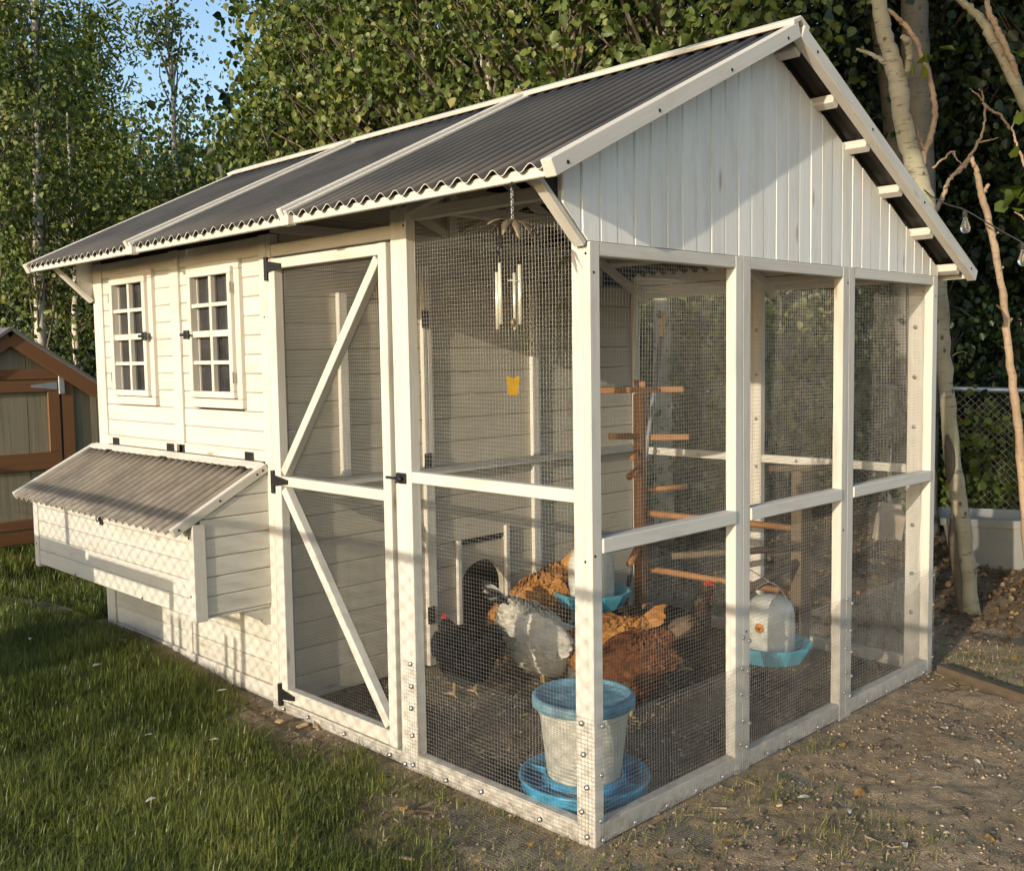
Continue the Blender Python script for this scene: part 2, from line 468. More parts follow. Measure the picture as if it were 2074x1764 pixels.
# ------------------------------------------------------------------ ground
def lawn_mask(x, y):
    x = np.asarray(x, float); y = np.asarray(y, float)
    d = -y
    n = fbm(x * 1.7 + 5, y * 1.7 + 3, 4)
    strip = 0.04 + 0.20 * sstep(-2.3, -1.5, x)
    a = sstep(strip - 0.12, strip + 0.30, d + 0.40 * n * sstep(-2.6, -1.7, x))
    a = a * (1 - sstep(-0.95, 0.0, x - 0.25 * (d - 0.4) + 0.5 * n))
    left = sstep(3.86, 3.95, -x) * (1 - sstep(5.0, 7.5, y))
    inside = (x < 0.02) & (x > -3.86) & (y > -0.02) & (y < 2.66)
    r = np.where((x < -3.8) & (y > -0.05), left, a)
    r = np.where(y < -1.5, np.maximum(r, sstep(1.5, 2.5, d) * (1 - sstep(0.5, 2.0, x))), r)
    return np.where(inside, 0, r)

def ground_z(x, y):
    x = np.asarray(x, float); y = np.asarray(y, float)
    z = 0.022 * fbm(x * 1.1, y * 1.1, 3) + 0.016 * fbm(x * 5 + 9, y * 5, 4)
    rough = 1 - 0.8 * sstep(0.3, 0.8, lawn_mask(x, y))
    z = z + rough * (0.010 * fbm(x * 17 + 3, y * 17 + 1, 3) + 0.012 * np.clip(fbm(x * 9 + 30, y * 9 + 11, 3), -0.4, 0.1))
    hump = 0.10 * sstep(1.75, 3.4, -x) * (1 - sstep(4.3, 5.6, -x)) * (1 - sstep(0.2, 1.5, y)) * (1 - sstep(0.9, 2.6, -y))
    near = (x > -4) & (x < 0.1) & (y > -0.1) & (y < 2.8)
    back = 0.10 * sstep(2.9, 5.5, y) * sstep(-6, -1.5, x)
    z = np.where(near, 0.5 * z - 0.006, z)
    return z + hump + back

def axis(lo, hi, c0, c1, fine):
    a = list(np.arange(c0, c1, fine))
    s = fine; v = c0
    L = []
    while v > lo:
        s *= 1.18; v -= s; L.append(v)
    s = fine; v = a[-1]; H = []
    while v < hi:
        s *= 1.18; v += s; H.append(v)
    return np.array(L[::-1] + a + H)
gx = axis(-260, 260, -4.6, 1.7, 0.018); gy = axis(-120, 300, -1.7, 3.9, 0.018)
X, Y = np.meshgrid(gx, gy)
Z = ground_z(X, Y) - 0.0
nx, ny = len(gx), len(gy)
idx = np.arange(nx * ny).reshape(ny, nx)
F = np.stack([idx[:-1, :-1], idx[:-1, 1:], idx[1:, 1:], idx[1:, :-1]], -1).reshape(-1, 4)
me = mesh_np("ground", np.stack([X.ravel(), Y.ravel(), Z.ravel()], 1), F, M['soil'], True, lawn_mask(X, Y).ravel())
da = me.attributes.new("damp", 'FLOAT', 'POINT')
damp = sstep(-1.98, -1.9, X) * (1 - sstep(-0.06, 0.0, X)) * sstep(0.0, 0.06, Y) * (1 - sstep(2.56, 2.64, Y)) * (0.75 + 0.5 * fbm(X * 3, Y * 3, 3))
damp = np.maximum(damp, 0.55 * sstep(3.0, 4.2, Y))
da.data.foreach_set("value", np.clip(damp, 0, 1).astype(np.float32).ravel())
obj("ground", me, kind="structure")
def gz(x, y): return float(ground_z(x, y))

# ------------------------------------------------------------------ the coop
W = 2.6244
coop = thing("chicken_coop", (-1.9, 1.3, 0), "white wooden chicken coop with wire run, gabled corrugated roof and side nest box", "chicken coop")
def sub(name, loc, parent, label=None):
    o = bpy.data.objects.new(name, None); o.empty_display_size = 0.05
    return link(o, parent, Matrix.Translation(Vector(loc)), label)
zl = lambda y: 2.205 + (y + 0.295) * 0.4876
zr = lambda y: 2.872 - (y - 1.073) * 0.4973
YR = 1.073
# posts and rails, gable side (x = 0 face)
def bw(name, *a, **k): return box(name, *a, M['white'], coop, **k)
bw("post", -0.080, -0.030, 0.0, 0.045, -0.02, 2.18)                 # near corner, front stud
bw("post", -0.0295, 0.0, 0.0, 0.05, -0.02, 1.998)
bw("post", -0.045, 0, 0.832, 0.8825, -0.01, 1.998); bw("post", -0.045, 0, 0.8835, 0.935, -0.01, 1.998)
bw("post", -0.045, 0, 1.660, 1.7125, -0.01, 1.998); bw("post", -0.045, 0, 1.7135, 1.767, -0.01, 1.998)
bw("post", -0.045, 0, 2.570, 2.624, -0.01, 1.998); bw("post", -0.13, -0.0455, 2.582, 2.6235, -0.01, 2.09)
bays = [(0.0505, 0.8315), (0.9355, 1.6595), (1.7675, 2.5695)]
for y0, y1 in bays:
    bw("rail", -0.043, -0.001, y0, y1, 1.953, 1.9975)
    bw("rail", -0.046, 0.006, y0, y1, 0.984, 1.034)
    bw("rail", -0.043, -0.001, y0, y1, 0.0, 0.068)
# front side (y = 0 face)
bw("post", -1.025, -0.928, 0.0, 0.05, -0.01, 2.21)
bw("rail", -0.9275, -0.0805, 0.002, 0.043, 1.150, 1.194)
bw("rail", -0.9275, -0.0805, 0.002, 0.043, -0.01, 0.062)
bw("rail", -0.9275, -0.0805, 0.03, 0.07, 2.16, 2.205)
bw("post", -1.935, -1.9015, 0.0, 0.045, 0.0, 2.2)
bw("post", -1.997, -1.936, -0.002, 0.045, 0.0, 2.2)
bw("rail", -1.90, -1.026, 0.002, 0.045, 0.0, 0.05)
bw("rail", -1.90, -1.026, 0.004, 0.045, 2.097, 2.15)
bw("post", -3.84, -3.725, 0.0, 0.05, 0.05, 2.2)
bw("post", -2.872, -2.782, -0.004, 0.02, 1.205, 2.2)
bw("rail", -3.7245, -2.873, 0.0, 0.02, 1.165, 1.215); bw("rail", -2.781, -1.9975, 0.0, 0.02, 1.165, 1.215)
bw("post", -2.85, -2.79, 0.0, 0.02, 0.06, 0.52)
bw("rail", -3.7245, -1.9975, -0.001, 0.02, 0.03, 0.105)
# back side (y = W)
for x0, x1 in ((-1.085, -1.032), (-1.031, -0.978), (-1.98, -1.93)):
    bw("post", x0, x1, W - 0.045, W, -0.01, 2.1)
for x0, x1 in ((-1.929, -1.086), (-0.977, -0.131)):
    bw("rail", x0, x1, W - 0.043, W - 0.001, 1.012, 1.056)
    bw("rail", x0, x1, W - 0.043, W - 0.001, 0.0, 0.06)
    bw("rail", x0, x1, W - 0.043, W - 0.001, 2.06, 2.1)

# ---- house walls: backing sheets and boards one by one
front = box("front_wall", -3.78, -1.95, 0.036, 0.046, 0.05, 2.25, M['dark'], coop)
wins = [(-3.585, -3.063, 1.40, 2.125), (-2.672, -2.160, 1.405, 2.11)]
def wall_boards(parent, axis_, a0, a1, z0, z1, pitch, cuts, face0, face1, mat, jitter=0.0):
    n = int(round((z1 - z0) / pitch)); pitch = (z1 - z0) / n
    for i in range(n):
        b0 = z0 + i * pitch; b1 = b0 + pitch - 0.002
        segs = [(a0, a1)]
        for (c0, c1, cz0, cz1) in cuts:
            if b1 > cz0 + 0.012 and b0 < cz1 - 0.012:
                ns = []
                for s0, s1 in segs:
                    if c1 <= s0 or c0 >= s1: ns.append((s0, s1)); continue
                    if c0 > s0: ns.append((s0, c0))
                    if c1 < s1: ns.append((c1, s1))
                segs = ns
        j = jitter * (random.random() - 0.5)
        for s0, s1 in segs:
            if s1 - s0 < 0.03: continue
            if axis_ == 'x': box("plank", s0, s1, face0 + j, face1, b0, b1, mat, parent, c=0.0045)
            else: box("plank", face1, face0 + j, s0, s1, b0, b1, mat, parent, c=0.004)
inn = [(w[0] + 0.03, w[1] - 0.03, w[2] + 0.03, w[3] - 0.03) for w in wins]
wall_boards(front, 'x', -3.7245, -2.8725, 1.2155, 2.2, 0.0925, inn, 0.010, 0.035, M['board'], 0.003)
wall_boards(front, 'x', -2.7815, -1.9975, 1.2155, 2.2, 0.0925, inn, 0.010, 0.035, M['board'], 0.003)
wall_boards(front, 'x', -3.7245, -2.8505, 0.106, 0.52, 0.095, [], 0.010, 0.035, M['board'], 0.003)
wall_boards(front, 'x', -2.7895, -1.9975, 0.106, 0.52, 0.095, [], 0.010, 0.035, M['board'], 0.003)
# side wall of the house towards the run, with the arched pop hole
side = box("side_wall", -1.955, -1.945, 0.05, W - 0.05, 0.62, 2.05, M['dark'], coop)
side_cut = [(1.075, 1.455, -0.1, 0.62)]
wall_boards(side, 'y', 0.05, 2.575, 0.03, 1.03, 0.118, side_cut, -1.905, -1.9445, M['inner'], 0.004)
wall_boards(side, 'y', 0.05, 2.575, 1.07, 2.05, 0.118, [], -1.905, -1.9445, M['inner'], 0.004)
box("ledge", -1.944, -1.862, 0.06, 2.575, 1.031, 1.069, M['white'], side)
for y0, y1, z0, z1 in ((0.862, 0.890, 1.0695, 2.1), (0.893, 0.922, 1.0695, 2.1), (0.862, 0.922, 0.03, 1.0305), (1.655, 1.712, 0.03, 1.0305), (1.655, 1.712, 1.0695, 2.1), (2.576, 2.62, 0.0, 2.1), (0.35, 0.40, 1.0695, 1.95)):
    box("batten", -1.9045, -1.878, y0, y1, z0, z1, M['white'], side)
for z in (1.83, 1.10, 0.30):
    for dy in (0.875,):
        box("hinge", -1.8775, -1.868, dy - 0.022, dy + 0.022, z - 0.045, z + 0.045, M['black'], side, c=0.002)
# arch panel
ya, yb, za = 1.104, 1.425, 0.53
V = []; F = []
ns = 18
outl = [(1.075, -0.005), (1.075, 0.62), (1.455, 0.62), (1.455, -0.005)]
arc = [(ya, -0.005), (ya, za - 0.15)] + [((ya + yb) / 2 - math.cos(math.pi * k / ns) * (yb - ya) / 2, za - 0.15 + math.sin(math.pi * k / ns) * 0.15) for k in range(1, ns)] + [(yb, za - 0.15), (yb, -0.005)]
for k, (y, z) in enumerate(arc):
    t = k / (len(arc) - 1)
    oy = 1.075 if k < 2 else (1.455 if k >= len(arc) - 2 else y)
    oz = z if k in (0, len(arc) - 1) else 0.62
    if k == 1: oz = 0.62
    V += [(-1.903, y, z), (-1.903, oy, oz), (-1.94, y, z), (-1.94, oy, oz)]
for k in range(len(arc) - 1):
    a_, b_ = 4 * k, 4 * (k + 1)
    F += [[a_, b_, b_ + 1, a_ + 1], [a_, a_ + 2, b_ + 2, b_], [a_ + 2, a_ + 3, b_ + 3, b_ + 2]]
obj("pop_hole_surround", mesh_py("pop_hole_surround", V, F, M['inner']), side)
box("guide", -1.9025, -1.880, 1.072, 1.100, 0.06, 0.66, M['white'], side)
box("guide", -1.9025, -1.880, 1.430, 1.458, 0.06, 0.70, M['white'], side)
box("threshold", -1.9445, -1.878, 1.06, 1.46, -0.005, 0.03, M['white'], side)
for i in range(7):
    z0 = 2.052 + i * 0.118; z1 = z0 + 0.116
    y0_ = max(0.05, (z1 + 0.09 - 2.205) / 0.4876 - 0.295); y1_ = min(2.575, YR + (2.872 - z1 - 0.09) / 0.4973)
    if y1_ - y0_ > 0.1: box("plank", -1.9445, -1.905, y0_, y1_, z0, z1, M['inner'], side, c=0.004)
# plain walls that close the house
lw = box("end_wall", -3.835, -3.80, 0.051, W - 0.05, 0.05, 2.3, M['dark'], coop)
wall_boards(lw, 'y', 0.052, W - 0.052, 0.05, 2.25, 0.11, [], -3.836, -3.85, M['board'])
bk = box("back_wall", -3.80, -1.99, W - 0.045, W - 0.02, 0.0, 2.15, M['dark'], coop)
wall_boards(bk, 'x', -3.82, -1.985, 0.03, 2.1, 0.118, [], W - 0.019, W, M['board'])
box("house_floor", -3.79, -1.96, 0.05, W - 0.05, 0.008, 0.02, M['dark'], coop)
box("house_ceiling", -3.79, -1.96, 0.05, W - 0.05, 2.30, 2.31, M['dark'], coop)

# ---- windows
def window(cx0, cx1, cz0, cz1, hinge_left):
    w = sub("window", ((cx0 + cx1) / 2, 0, cz0), coop)
    cw = 0.045
    b = lambda n, *a, **k: box(n, *a, M['white'], w, **k)
    b("casing", cx0, cx1, -0.014, 0.03, cz0, cz0 + cw); b("casing", cx0, cx1, -0.014, 0.03, cz1 - cw, cz1)
    b("casing", cx0, cx0 + cw, -0.013, 0.03, cz0 + cw + 0.001, cz1 - cw - 0.001); b("casing", cx1 - cw, cx1, -0.013, 0.03, cz0 + cw + 0.001, cz1 - cw - 0.001)
    x0, x1, z0, z1 = cx0 + 0.042, cx1 - 0.042, cz0 + 0.05, cz1 - 0.032
    sw = 0.032
    b("sash_rail", x0, x1, -0.034, 0.004, z0, z0 + sw); b("sash_rail", x0, x1, -0.034, 0.004, z1 - sw, z1)
    b("sash_rail", x0, x0 + sw, -0.035, 0.005, z0 + sw + 0.0005, z1 - sw - 0.0005); b("sash_rail", x1 - sw, x1, -0.035, 0.005, z0 + sw + 0.0005, z1 - sw - 0.0005)
    ix0, ix1, iz0, iz1 = x0 + sw, x1 - sw, z0 + sw, z1 - sw
    xm = (ix0 + ix1) / 2
    b("muntin", xm - 0.011, xm + 0.011, -0.024, 0.002, iz0, iz1, c=0.002)
    dz = (iz1 - iz0) / 4
    for k in (1, 2, 3):
        t = 0.016 if k == 2 else 0.0095
        b("muntin", ix0, xm - 0.0115, -0.026, 0.002, iz0 + k * dz - t, iz0 + k * dz + t, c=0.002)
        b("muntin", xm + 0.0115, ix1, -0.026, 0.002, iz0 + k * dz - t, iz0 + k * dz + t, c=0.002)
    for i in range(2):
        for k in range(4):
            a0, a1 = (ix0, xm) if i == 0 else (xm, ix1)
            box("pane", a0 + 0.001, a1 - 0.001, 0.014, 0.018, iz0 + k * dz + 0.001, iz0 + (k + 1) * dz - 0.001, M['pane'], w, c=0.0005)
    for xx in (ix0 - 0.004, ix1 - 0.004):
        b("jamb", xx, xx + 0.008, 0.0045, 0.034, iz0, iz1, c=0.001)
    b("jamb", xm - 0.005, xm + 0.005, 0.003, 0.0135, iz0, iz1, c=0.001)
    hx = x0 - 0.004 if hinge_left else x1 + 0.004
    for z in (z0 + 0.10, z1 - 0.10):
        box("hinge", hx - 0.003, hx + 0.003, -0.0375, -0.0355, z - 0.026, z + 0.026, M['black'], w, c=0.002)
    lx = x1 + 0.002 if hinge_left else x0 - 0.002
    zc = (z0 + z1) / 2
    box("latch", lx - 0.022, lx + 0.022, -0.050, -0.0355, zc - 0.022, zc + 0.022, M['black'], w, c=0.004)
    s = -1 if hinge_left else 1
    box("latch_bolt", lx - 0.045, lx + 0.045, -0.058, -0.0505, zc - 0.007, zc + 0.007, M['black'], w, c=0.003)
window(*wins[0], True)
window(*wins[1], False)

# ---- wire mesh panels
def wire_panel(name, O, U, V_, ul, vl, pitch, r, parent, amp=0.004, inpl=0.0015, seed=0, hole=None):
    O = np.array(O, float); U = np.array(U, float); Vv = np.array(V_, float); Nn = np.cross(U, Vv)
    def disp(u, v):
        o = amp * 2 * fbm(u * 2.3 + seed, v * 2.3 + seed * 1.7, 3)
        du = inpl * 2 * vnoise(u * 14 + seed * 3, v * 5); dv = inpl * 2 * vnoise(u * 5 + 40, v * 14 + seed)
        return o, du, dv
    VV = []; FF = []; base = 0
    def run(u0, u1, v0, v1, off):
        nonlocal base
        L = math.hypot(u1 - u0, v1 - v0); n = max(2, int(L / 0.09) + 1)
        t = np.linspace(0, 1, n); u = u0 + (u1 - u0) * t; v = v0 + (v1 - v0) * t
        o, du, dv = disp(u, v)
        P = O + np.outer(u + du, U) + np.outer(v + dv, Vv) + np.outer(o + off, Nn)
        a = U if abs(u1 - u0) < 1e-9 else Vv
        ring = [P + r * a + 0 * Nn, P + r * Nn, P - r * a, P - r * Nn]
        VV.append(np.stack(ring, 1).reshape(-1, 3))
        i = np.arange(n - 1)[:, None] * 4; k = np.arange(4)[None, :]; k2 = (k + 1) % 4
        q = np.stack([i + k, i + k2, i + 4 + k2, i + 4 + k], -1).reshape(-1, 4) + base
        FF.append(q); base += n * 4
    nu = int(ul / pitch); nv = int(vl / pitch)
    for k in range(nu + 1): run(k * pitch, k * pitch, 0, vl, r * 0.8)
    for k in range(nv + 1): run(0, ul, k * pitch, k * pitch, -r * 0.8)
    me = mesh_np(name, np.concatenate(VV), np.concatenate(FF), M['wire'])
    return obj(name, me, parent, kind="stuff")
PT = 0.0150; WR = 0.00048
wire_panel("wire_mesh", (-0.928, 0.0455, 0.03), (1, 0, 0), (0, 0, 1), 0.86, 2.16, PT, WR, coop, 0.003, seed=1)
wire_panel("wire_mesh", (-1.03, 0.03, 2.14), (-1, 0, 0), (0, 0, 1), 0.88, 0.14, PT, WR, coop, 0.002, seed=2)
for k, (y0, y1) in enumerate(bays):
    wire_panel("wire_mesh", (-0.0475, y0 - 0.01, 0.02), (0, 1, 0), (0, 0, 1), y1 - y0 + 0.02, 1.96, PT, WR, coop, 0.006, 0.0025, seed=3 + k)
wire_panel("wire_mesh", (-1.04, W - 0.047, 0.01), (-1, 0, 0), (0, 0, 1), 0.9, 2.07, PT, WR * 0.85, coop, 0.005, seed=9)
wire_panel("wire_mesh", (-0.13, W - 0.047, 0.01), (-1, 0, 0), (0, 0, 1), 0.86, 2.07, PT, WR * 0.85, coop, 0.005, seed=10)
# predator apron nailed outside the posts
wire_panel("apron_mesh", (-1.0, -0.006, -0.015), (1, 0, 0), (0, 0, 1), 1.0, 0.45, PT, WR, coop, 0.004, 0.002, seed=12)
wire_panel("apron_mesh", (-2.3, -0.006, -0.005), (1, 0, 0), (0, 0, 1), 1.29, 0.055, PT, WR, coop, 0.003, 0.002, seed=13)
wire_panel("apron_mesh", (0.009, 0.0, -0.015), (0, 1, 0), (0, 0, 1), 0.90, 0.435, PT, WR, coop, 0.010, 0.004, seed=14)
wire_panel("apron_mesh", (0.010, 0.88, -0.015), (0, 1, 0), (0, 0, 1), 1.745, 0.56, PT, WR, coop, 0.010, 0.004, seed=15)
# skirt of the same wire lying on the soil, half buried
wire_panel("skirt_mesh", (0.03, -0.1, -0.010), (0, 1, 0), (1, 0, 0), 1.75, 0.24, PT, WR * 1.2, coop, 0.016, 0.004, seed=17)
wire_panel("skirt_mesh", (-0.55, -0.30, -0.010), (1, 0, 0), (0, 1, 0), 0.85, 0.24, PT, WR * 1.2, coop, 0.016, 0.004, seed=18)

# screws with washers along the apron
wash = lathe_me("screw_washer", [(0.0, 0.006), (0.0035, 0.0058), (0.0045, 0.0035), (0.0088, 0.0028), (0.0095, 0.0012), (0.0095, 0.0)], 12, M['zinc'])
def screw(p, n, s=1.0):
    q = Vector((0, 0, 1)).rotation_difference(Vector(n))
    obj("screw_washer", wash, coop, Matrix.Translation(Vector(p)) @ q.to_matrix().to_4x4() @ Matrix.Scale(s, 4))
for z in (0.415, 0.31, 0.20, 0.11, 0.03): screw((-0.040 + 0.012 * math.sin(z * 40), -0.008, z), (0, -1, 0))
for z in (0.41, 0.245, 0.09, 0.02): screw((0.012, 0.026 + 0.006 * math.sin(z * 50), z), (1, 0, 0))
for z in (0.43, 0.34, 0.25, 0.14, 0.02): screw((-0.962 + 0.014 * math.sin(z * 60), -0.008, z), (0, -1, 0))
for x, z in ((-1.10, 0.02), (-1.42, 0.025), (-1.70, 0.03), (-1.9, 0.02), (-1.0, 0.01), (-0.55, 0.03), (-0.25, 0.02), (-0.75, 0.015)): screw((x, -0.008, z), (0, -1, 0))
for y in (0.862, 0.905, 1.69, 1.74):
    for z in (0.52, 0.40, 0.30, 0.19, 0.10): screw((0.013, y + 0.008 * math.sin(z * 37 + y), z + 0.02 * math.sin(y * 90)), (1, 0, 0))
for y in (0.2, 0.38, 0.56, 0.73, 1.05, 1.22, 1.45, 1.9, 2.1, 2.3, 2.5): screw((0.013, y, 0.025), (1, 0, 0))
for z in (0.5, 0.35, 0.2, 0.08): screw((0.013, 2.60, z), (1, 0, 0), 0.9)
for z in (1.75, 1.5, 1.25, 0.98, 0.75, 0.5, 0.3):
    screw((-1.06, W - 0.05, z), (0, -1, 0)); screw((-1.005, W - 0.05, z + 0.01), (0, -1, 0)); screw((-0.09, W - 0.05, z), (0, -1, 0), 1.1)
for x in (-1.7, -1.4, -0.75, -0.45): screw((x, W - 0.05, 1.034), (0, -1, 0))
# dark screw holes in the timber
hole = lathe_me("screw_hole", [(0.0, 0.0012), (0.0045, 0.001), (0.005, 0.0)], 10, M['hole'])
def dot(p, n, s=1.0):
    q = Vector((0, 0, 1)).rotation_difference(Vector(n))
    obj("screw_hole", hole, coop, Matrix.Translation(Vector(p)) @ q.to_matrix().to_4x4() @ Matrix.Scale(s, 4))
for p in ((-0.016, 0, 1.96), (-0.03, 0, 0.96), (-0.9405, 0, 2.14), (-1.96, -0.002, 1.83)): dot(p, (0, -1, 0))
for p in ((0, 0.02, 1.90), (0, 0.015, 0.98), (0, 1.70, 1.93), (0, 1.68, 0.85), (0, 0.91, 0.55), (0, 2.60, 1.90)): dot(p, (1, 0, 0))

# ---- run door
door = sub("run_door", (-1.9, 0, 0.06), coop)
def bd(n, *a, **k): return box(n, *a, M['white'], door, **k)
bd("stile", -1.898, -1.852, -0.012, 0.034, 0.062, 2.086); bd("stile", -1.092, -1.042, -0.012, 0.034, 0.062, 2.086)
bd("door_rail", -1.8515, -1.0925, -0.010, 0.032, 2.040, 2.085); bd("door_rail", -1.8515, -1.0925, -0.010, 0.032, 1.066, 1.110)
bd("door_rail", -1.8515, -1.0925, -0.010, 0.032, 0.063, 0.124)
beam("brace", (-1.838, 0.011, 1.125), (-1.106, 0.011, 2.028), 0.040, 0.042, M['white'], door, side=(0, 1, 0))
beam("brace", (-1.838, 0.011, 1.052), (-1.106, 0.011, 0.138), 0.040, 0.042, M['white'], door, side=(0, 1, 0))
wp = wire_panel("door_mesh", (-1.87, 0.0365, 0.08), (1, 0, 0), (0, 0, 1), 0.80, 1.98, PT, WR, door, 0.003, seed=21)
for z in (2.05, 1.088, 0.095):
    box("hinge_plate", -1.925, -1.903, -0.020, -0.0125 + 0.011, z - 0.06, z + 0.045, M['black'], door, c=0.002)
    V = [(-1.902, -0.020, z - 0.026), (-1.902, -0.020, z + 0.026), (-1.790, -0.020, z + 0.009), (-1.790, -0.020, z - 0.009)]
    V += [(x, y + 0.0075, zz) for x, y, zz in V]
    obj("hinge_strap", mesh_py("hinge_strap", V, [[0, 1, 2, 3][::-1], [4, 5, 6, 7], [0, 1, 5, 4], [1, 2, 6, 5], [2, 3, 7, 6], [3, 0, 4, 7]], M['black']), door)
box("latch_plate", -1.012, -0.955, -0.010, -0.0005, 1.145, 1.187, M['black'], door, c=0.003)
tubes("latch_bolt", [([(-1.06, -0.019, 1.166), (-0.965, -0.019, 1.166)], 0.0055, 8), ([(-0.985, -0.019, 1.166), (-0.985, -0.032, 1.150)], 0.005, 8)], M['black'], door)
box("latch_clip", -0.999, -0.974, -0.026, -0.0105, 1.155, 1.177, M['black'], door, c=0.004)

# ---- nest box
nest = sub("nest_box", (-2.9, -0.2, 0.49), coop)
NX0, NX1, NY, NZ0, NZ1 = -3.862, -1.972, -0.39, 0.492, 0.90
lidz = lambda y: 1.158 + y * 0.53
core = [(-3.87, 0.0), (-1.99, 0.0)]
V = []
for x in (NX0 + 0.02, NX1 - 0.02):
    V += [(x, -0.002, NZ0 + 0.01), (x, NY + 0.03, NZ0 + 0.01), (x, NY + 0.03, lidz(NY + 0.03) - 0.045), (x, -0.002, lidz(0) - 0.045)]
obj("nest_shell", mesh_py("nest_shell", V, [[0, 1, 2, 3], [7, 6, 5, 4], [0, 4, 5, 1], [1, 5, 6, 2], [2, 6, 7, 3], [3, 7, 4, 0]], M['dark']), nest)
wall_boards(nest, 'x', NX0 + 0.06, NX1 - 0.055, NZ0 + 0.012, 0.915, 0.084, [], NY + 0.006, NY + 0.0295, M['board'], 0.003)
for i in range(7):                                                   # side boards cut to the slope of the lid
    z0 = NZ0 + 0.012 + i * 0.087; z1 = z0 + 0.0845
    for xo, xi in ((NX1 - 0.006, NX1 - 0.0195), (NX0 + 0.006, NX0 + 0.0195)):
        ztop = lambda y: min(z1, lidz(y) - 0.042)
        ylo = NY + 0.045
        if lidz(ylo) - 0.042 < z0: ylo = (z0 + 0.045 - 1.158) / 0.53
        if ylo > -0.02: continue
        ys = sorted({ylo, min(-0.003, max(ylo, (z1 + 0.042 - 1.158) / 0.53)), -0.003})
        poly = [(ylo, z0)] + [(-0.003, z0)] + [(y, ztop(y)) for y in ys[::-1]]
        c = 0.004; pc = np.array(poly); ctr = pc.mean(0)
        Vf = [(xo, y + (c if y < ctr[0] else -c) * 0.0, z + (c if z < ctr[1] else -c)) for y, z in poly]
        Vm = [(xo + (0.004 if xi > xo else -0.004), y, z) for y, z in poly]
        Vb = [(xi, y, z) for y, z in poly]
        n = len(poly); Vv = Vf + Vm + Vb
        Ff = [list(range(n)), [2 * n + k for k in range(n)][::-1]]
        for a_ in (0, n):
            for k in range(n): Ff.append([a_ + k, a_ + n + k, a_ + n + (k + 1) % n, a_ + (k + 1) % n])
        ctr3 = Vector(((xo + xi) / 2, float(ctr[0]), float(ctr[1])))
        Rm = Matrix(((0, 1, 0), (1, 0, 0), (0, 0, -1)))               # grain runs along y
        mw = Matrix.Translation(ctr3) @ Rm.to_4x4()
        inv = mw.inverted()
        obj("plank", mesh_py("plank", [inv @ Vector(v) for v in Vv], Ff, M['board']), nest, mw)
for xa, xb in ((NX1 - 0.055, NX1), (NX0, NX0 + 0.06)):
    box("corner_trim", xa, xb, NY, NY + 0.044, NZ0 - 0.005, 0.915, M['white'], nest)
box("corner_trim", NX1 - 0.02, NX1 + 0.004, NY + 0.001, NY + 0.062, NZ0 - 0.006, 0.92, M['white'], nest)
box("bottom_board", NX0 + 0.01, NX1 - 0.01, NY + 0.03, -0.004, NZ0 - 0.001, NZ0 + 0.0095, M['board'], nest)
V = [(NX1 - 0.02, -0.003, 0.49), (NX1 - 0.02, -0.003, 0.40), (NX1 - 0.02, -0.16, 0.49)]
V += [(x - 0.02, y, z) for x, y, z in V]
obj("bracket", mesh_py("bracket", V, [[0, 1, 2], [5, 4, 3], [0, 3, 4, 1], [1, 4, 5, 2], [2, 5, 3, 0]], M['white']), nest)
def corrug(name, x0, x1, y0, y1, zf, waves, amp, mat, parent, thick=0.0025, rows=6, shape=1.0, warp=0.0):
    n = waves * 10
    xs = np.linspace(x0, x1, n + 1); ph = np.linspace(0, waves * 2 * math.pi, n + 1)
    s = np.sin(ph); w = np.sign(s) * np.abs(s) ** shape * amp
    ys = np.linspace(y0, y1, rows)
    V = []
    for y in ys:
        wob = warp * fbm(xs * 3 + y * 2, np.full_like(xs, y * 3 + x0), 2)
        V.append(np.stack([xs, np.full_like(xs, y), np.array([zf(y)] * len(xs)) + w + wob], 1))
    V = np.concatenate(V); id_ = np.arange(rows * (n + 1)).reshape(rows, n + 1)
    F = np.stack([id_[:-1, :-1], id_[:-1, 1:], id_[1:, 1:], id_[1:, :-1]], -1).reshape(-1, 4)
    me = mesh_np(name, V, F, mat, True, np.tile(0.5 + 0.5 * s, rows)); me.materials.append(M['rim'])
    o = obj(name, me, parent)
    md = o.modifiers.new("thickness", 'SOLIDIFY'); md.thickness = thick; md.offset = -1; md.use_rim = True; md.material_offset_rim = 1
    return o
corrug("lid_sheet", NX0 - 0.013, NX1 - 0.028, NY - 0.098, -0.035, lambda y: lidz(y) - 0.004, 26, 0.0085, M['sheet2'], nest, shape=1.0)
beam("lid_rail", (NX1 - 0.013, -0.006, lidz(-0.006) - 0.012), (NX1 - 0.013, NY - 0.085, lidz(NY - 0.085) - 0.012), 0.030, 0.042, M['white'], nest)
beam("lid_rail", (NX0 - 0.028, -0.006, lidz(-0.006) - 0.012), (NX0 - 0.028, NY - 0.085, lidz(NY - 0.085) - 0.012), 0.030, 0.042, M['white'], nest)
beam("lid_rail", (NX0 - 0.012, -0.024, lidz(-0.024) + 0.003), (NX1 - 0.029, -0.024, lidz(-0.024) + 0.003), 0.014, 0.046, M['white'], nest, side=(0, -0.53, 1))
for x in (-3.60, -2.93, -2.13):
    box("hinge", x - 0.035, x + 0.035, -0.010, -0.003, 1.160, 1.205, M['black'], nest, c=0.002)
    beam("hinge_leaf", (x, -0.011, 1.157), (x, -0.052, 1.1365), 0.07, 0.005, M['black'], nest, side=(1, 0, 0), c=0.001)
lx = -2.93
box("latch_plate", lx - 0.015, lx + 0.015, NY - 0.004, NY + 0.004, 0.82, 0.90, M['black'], nest, c=0.003)
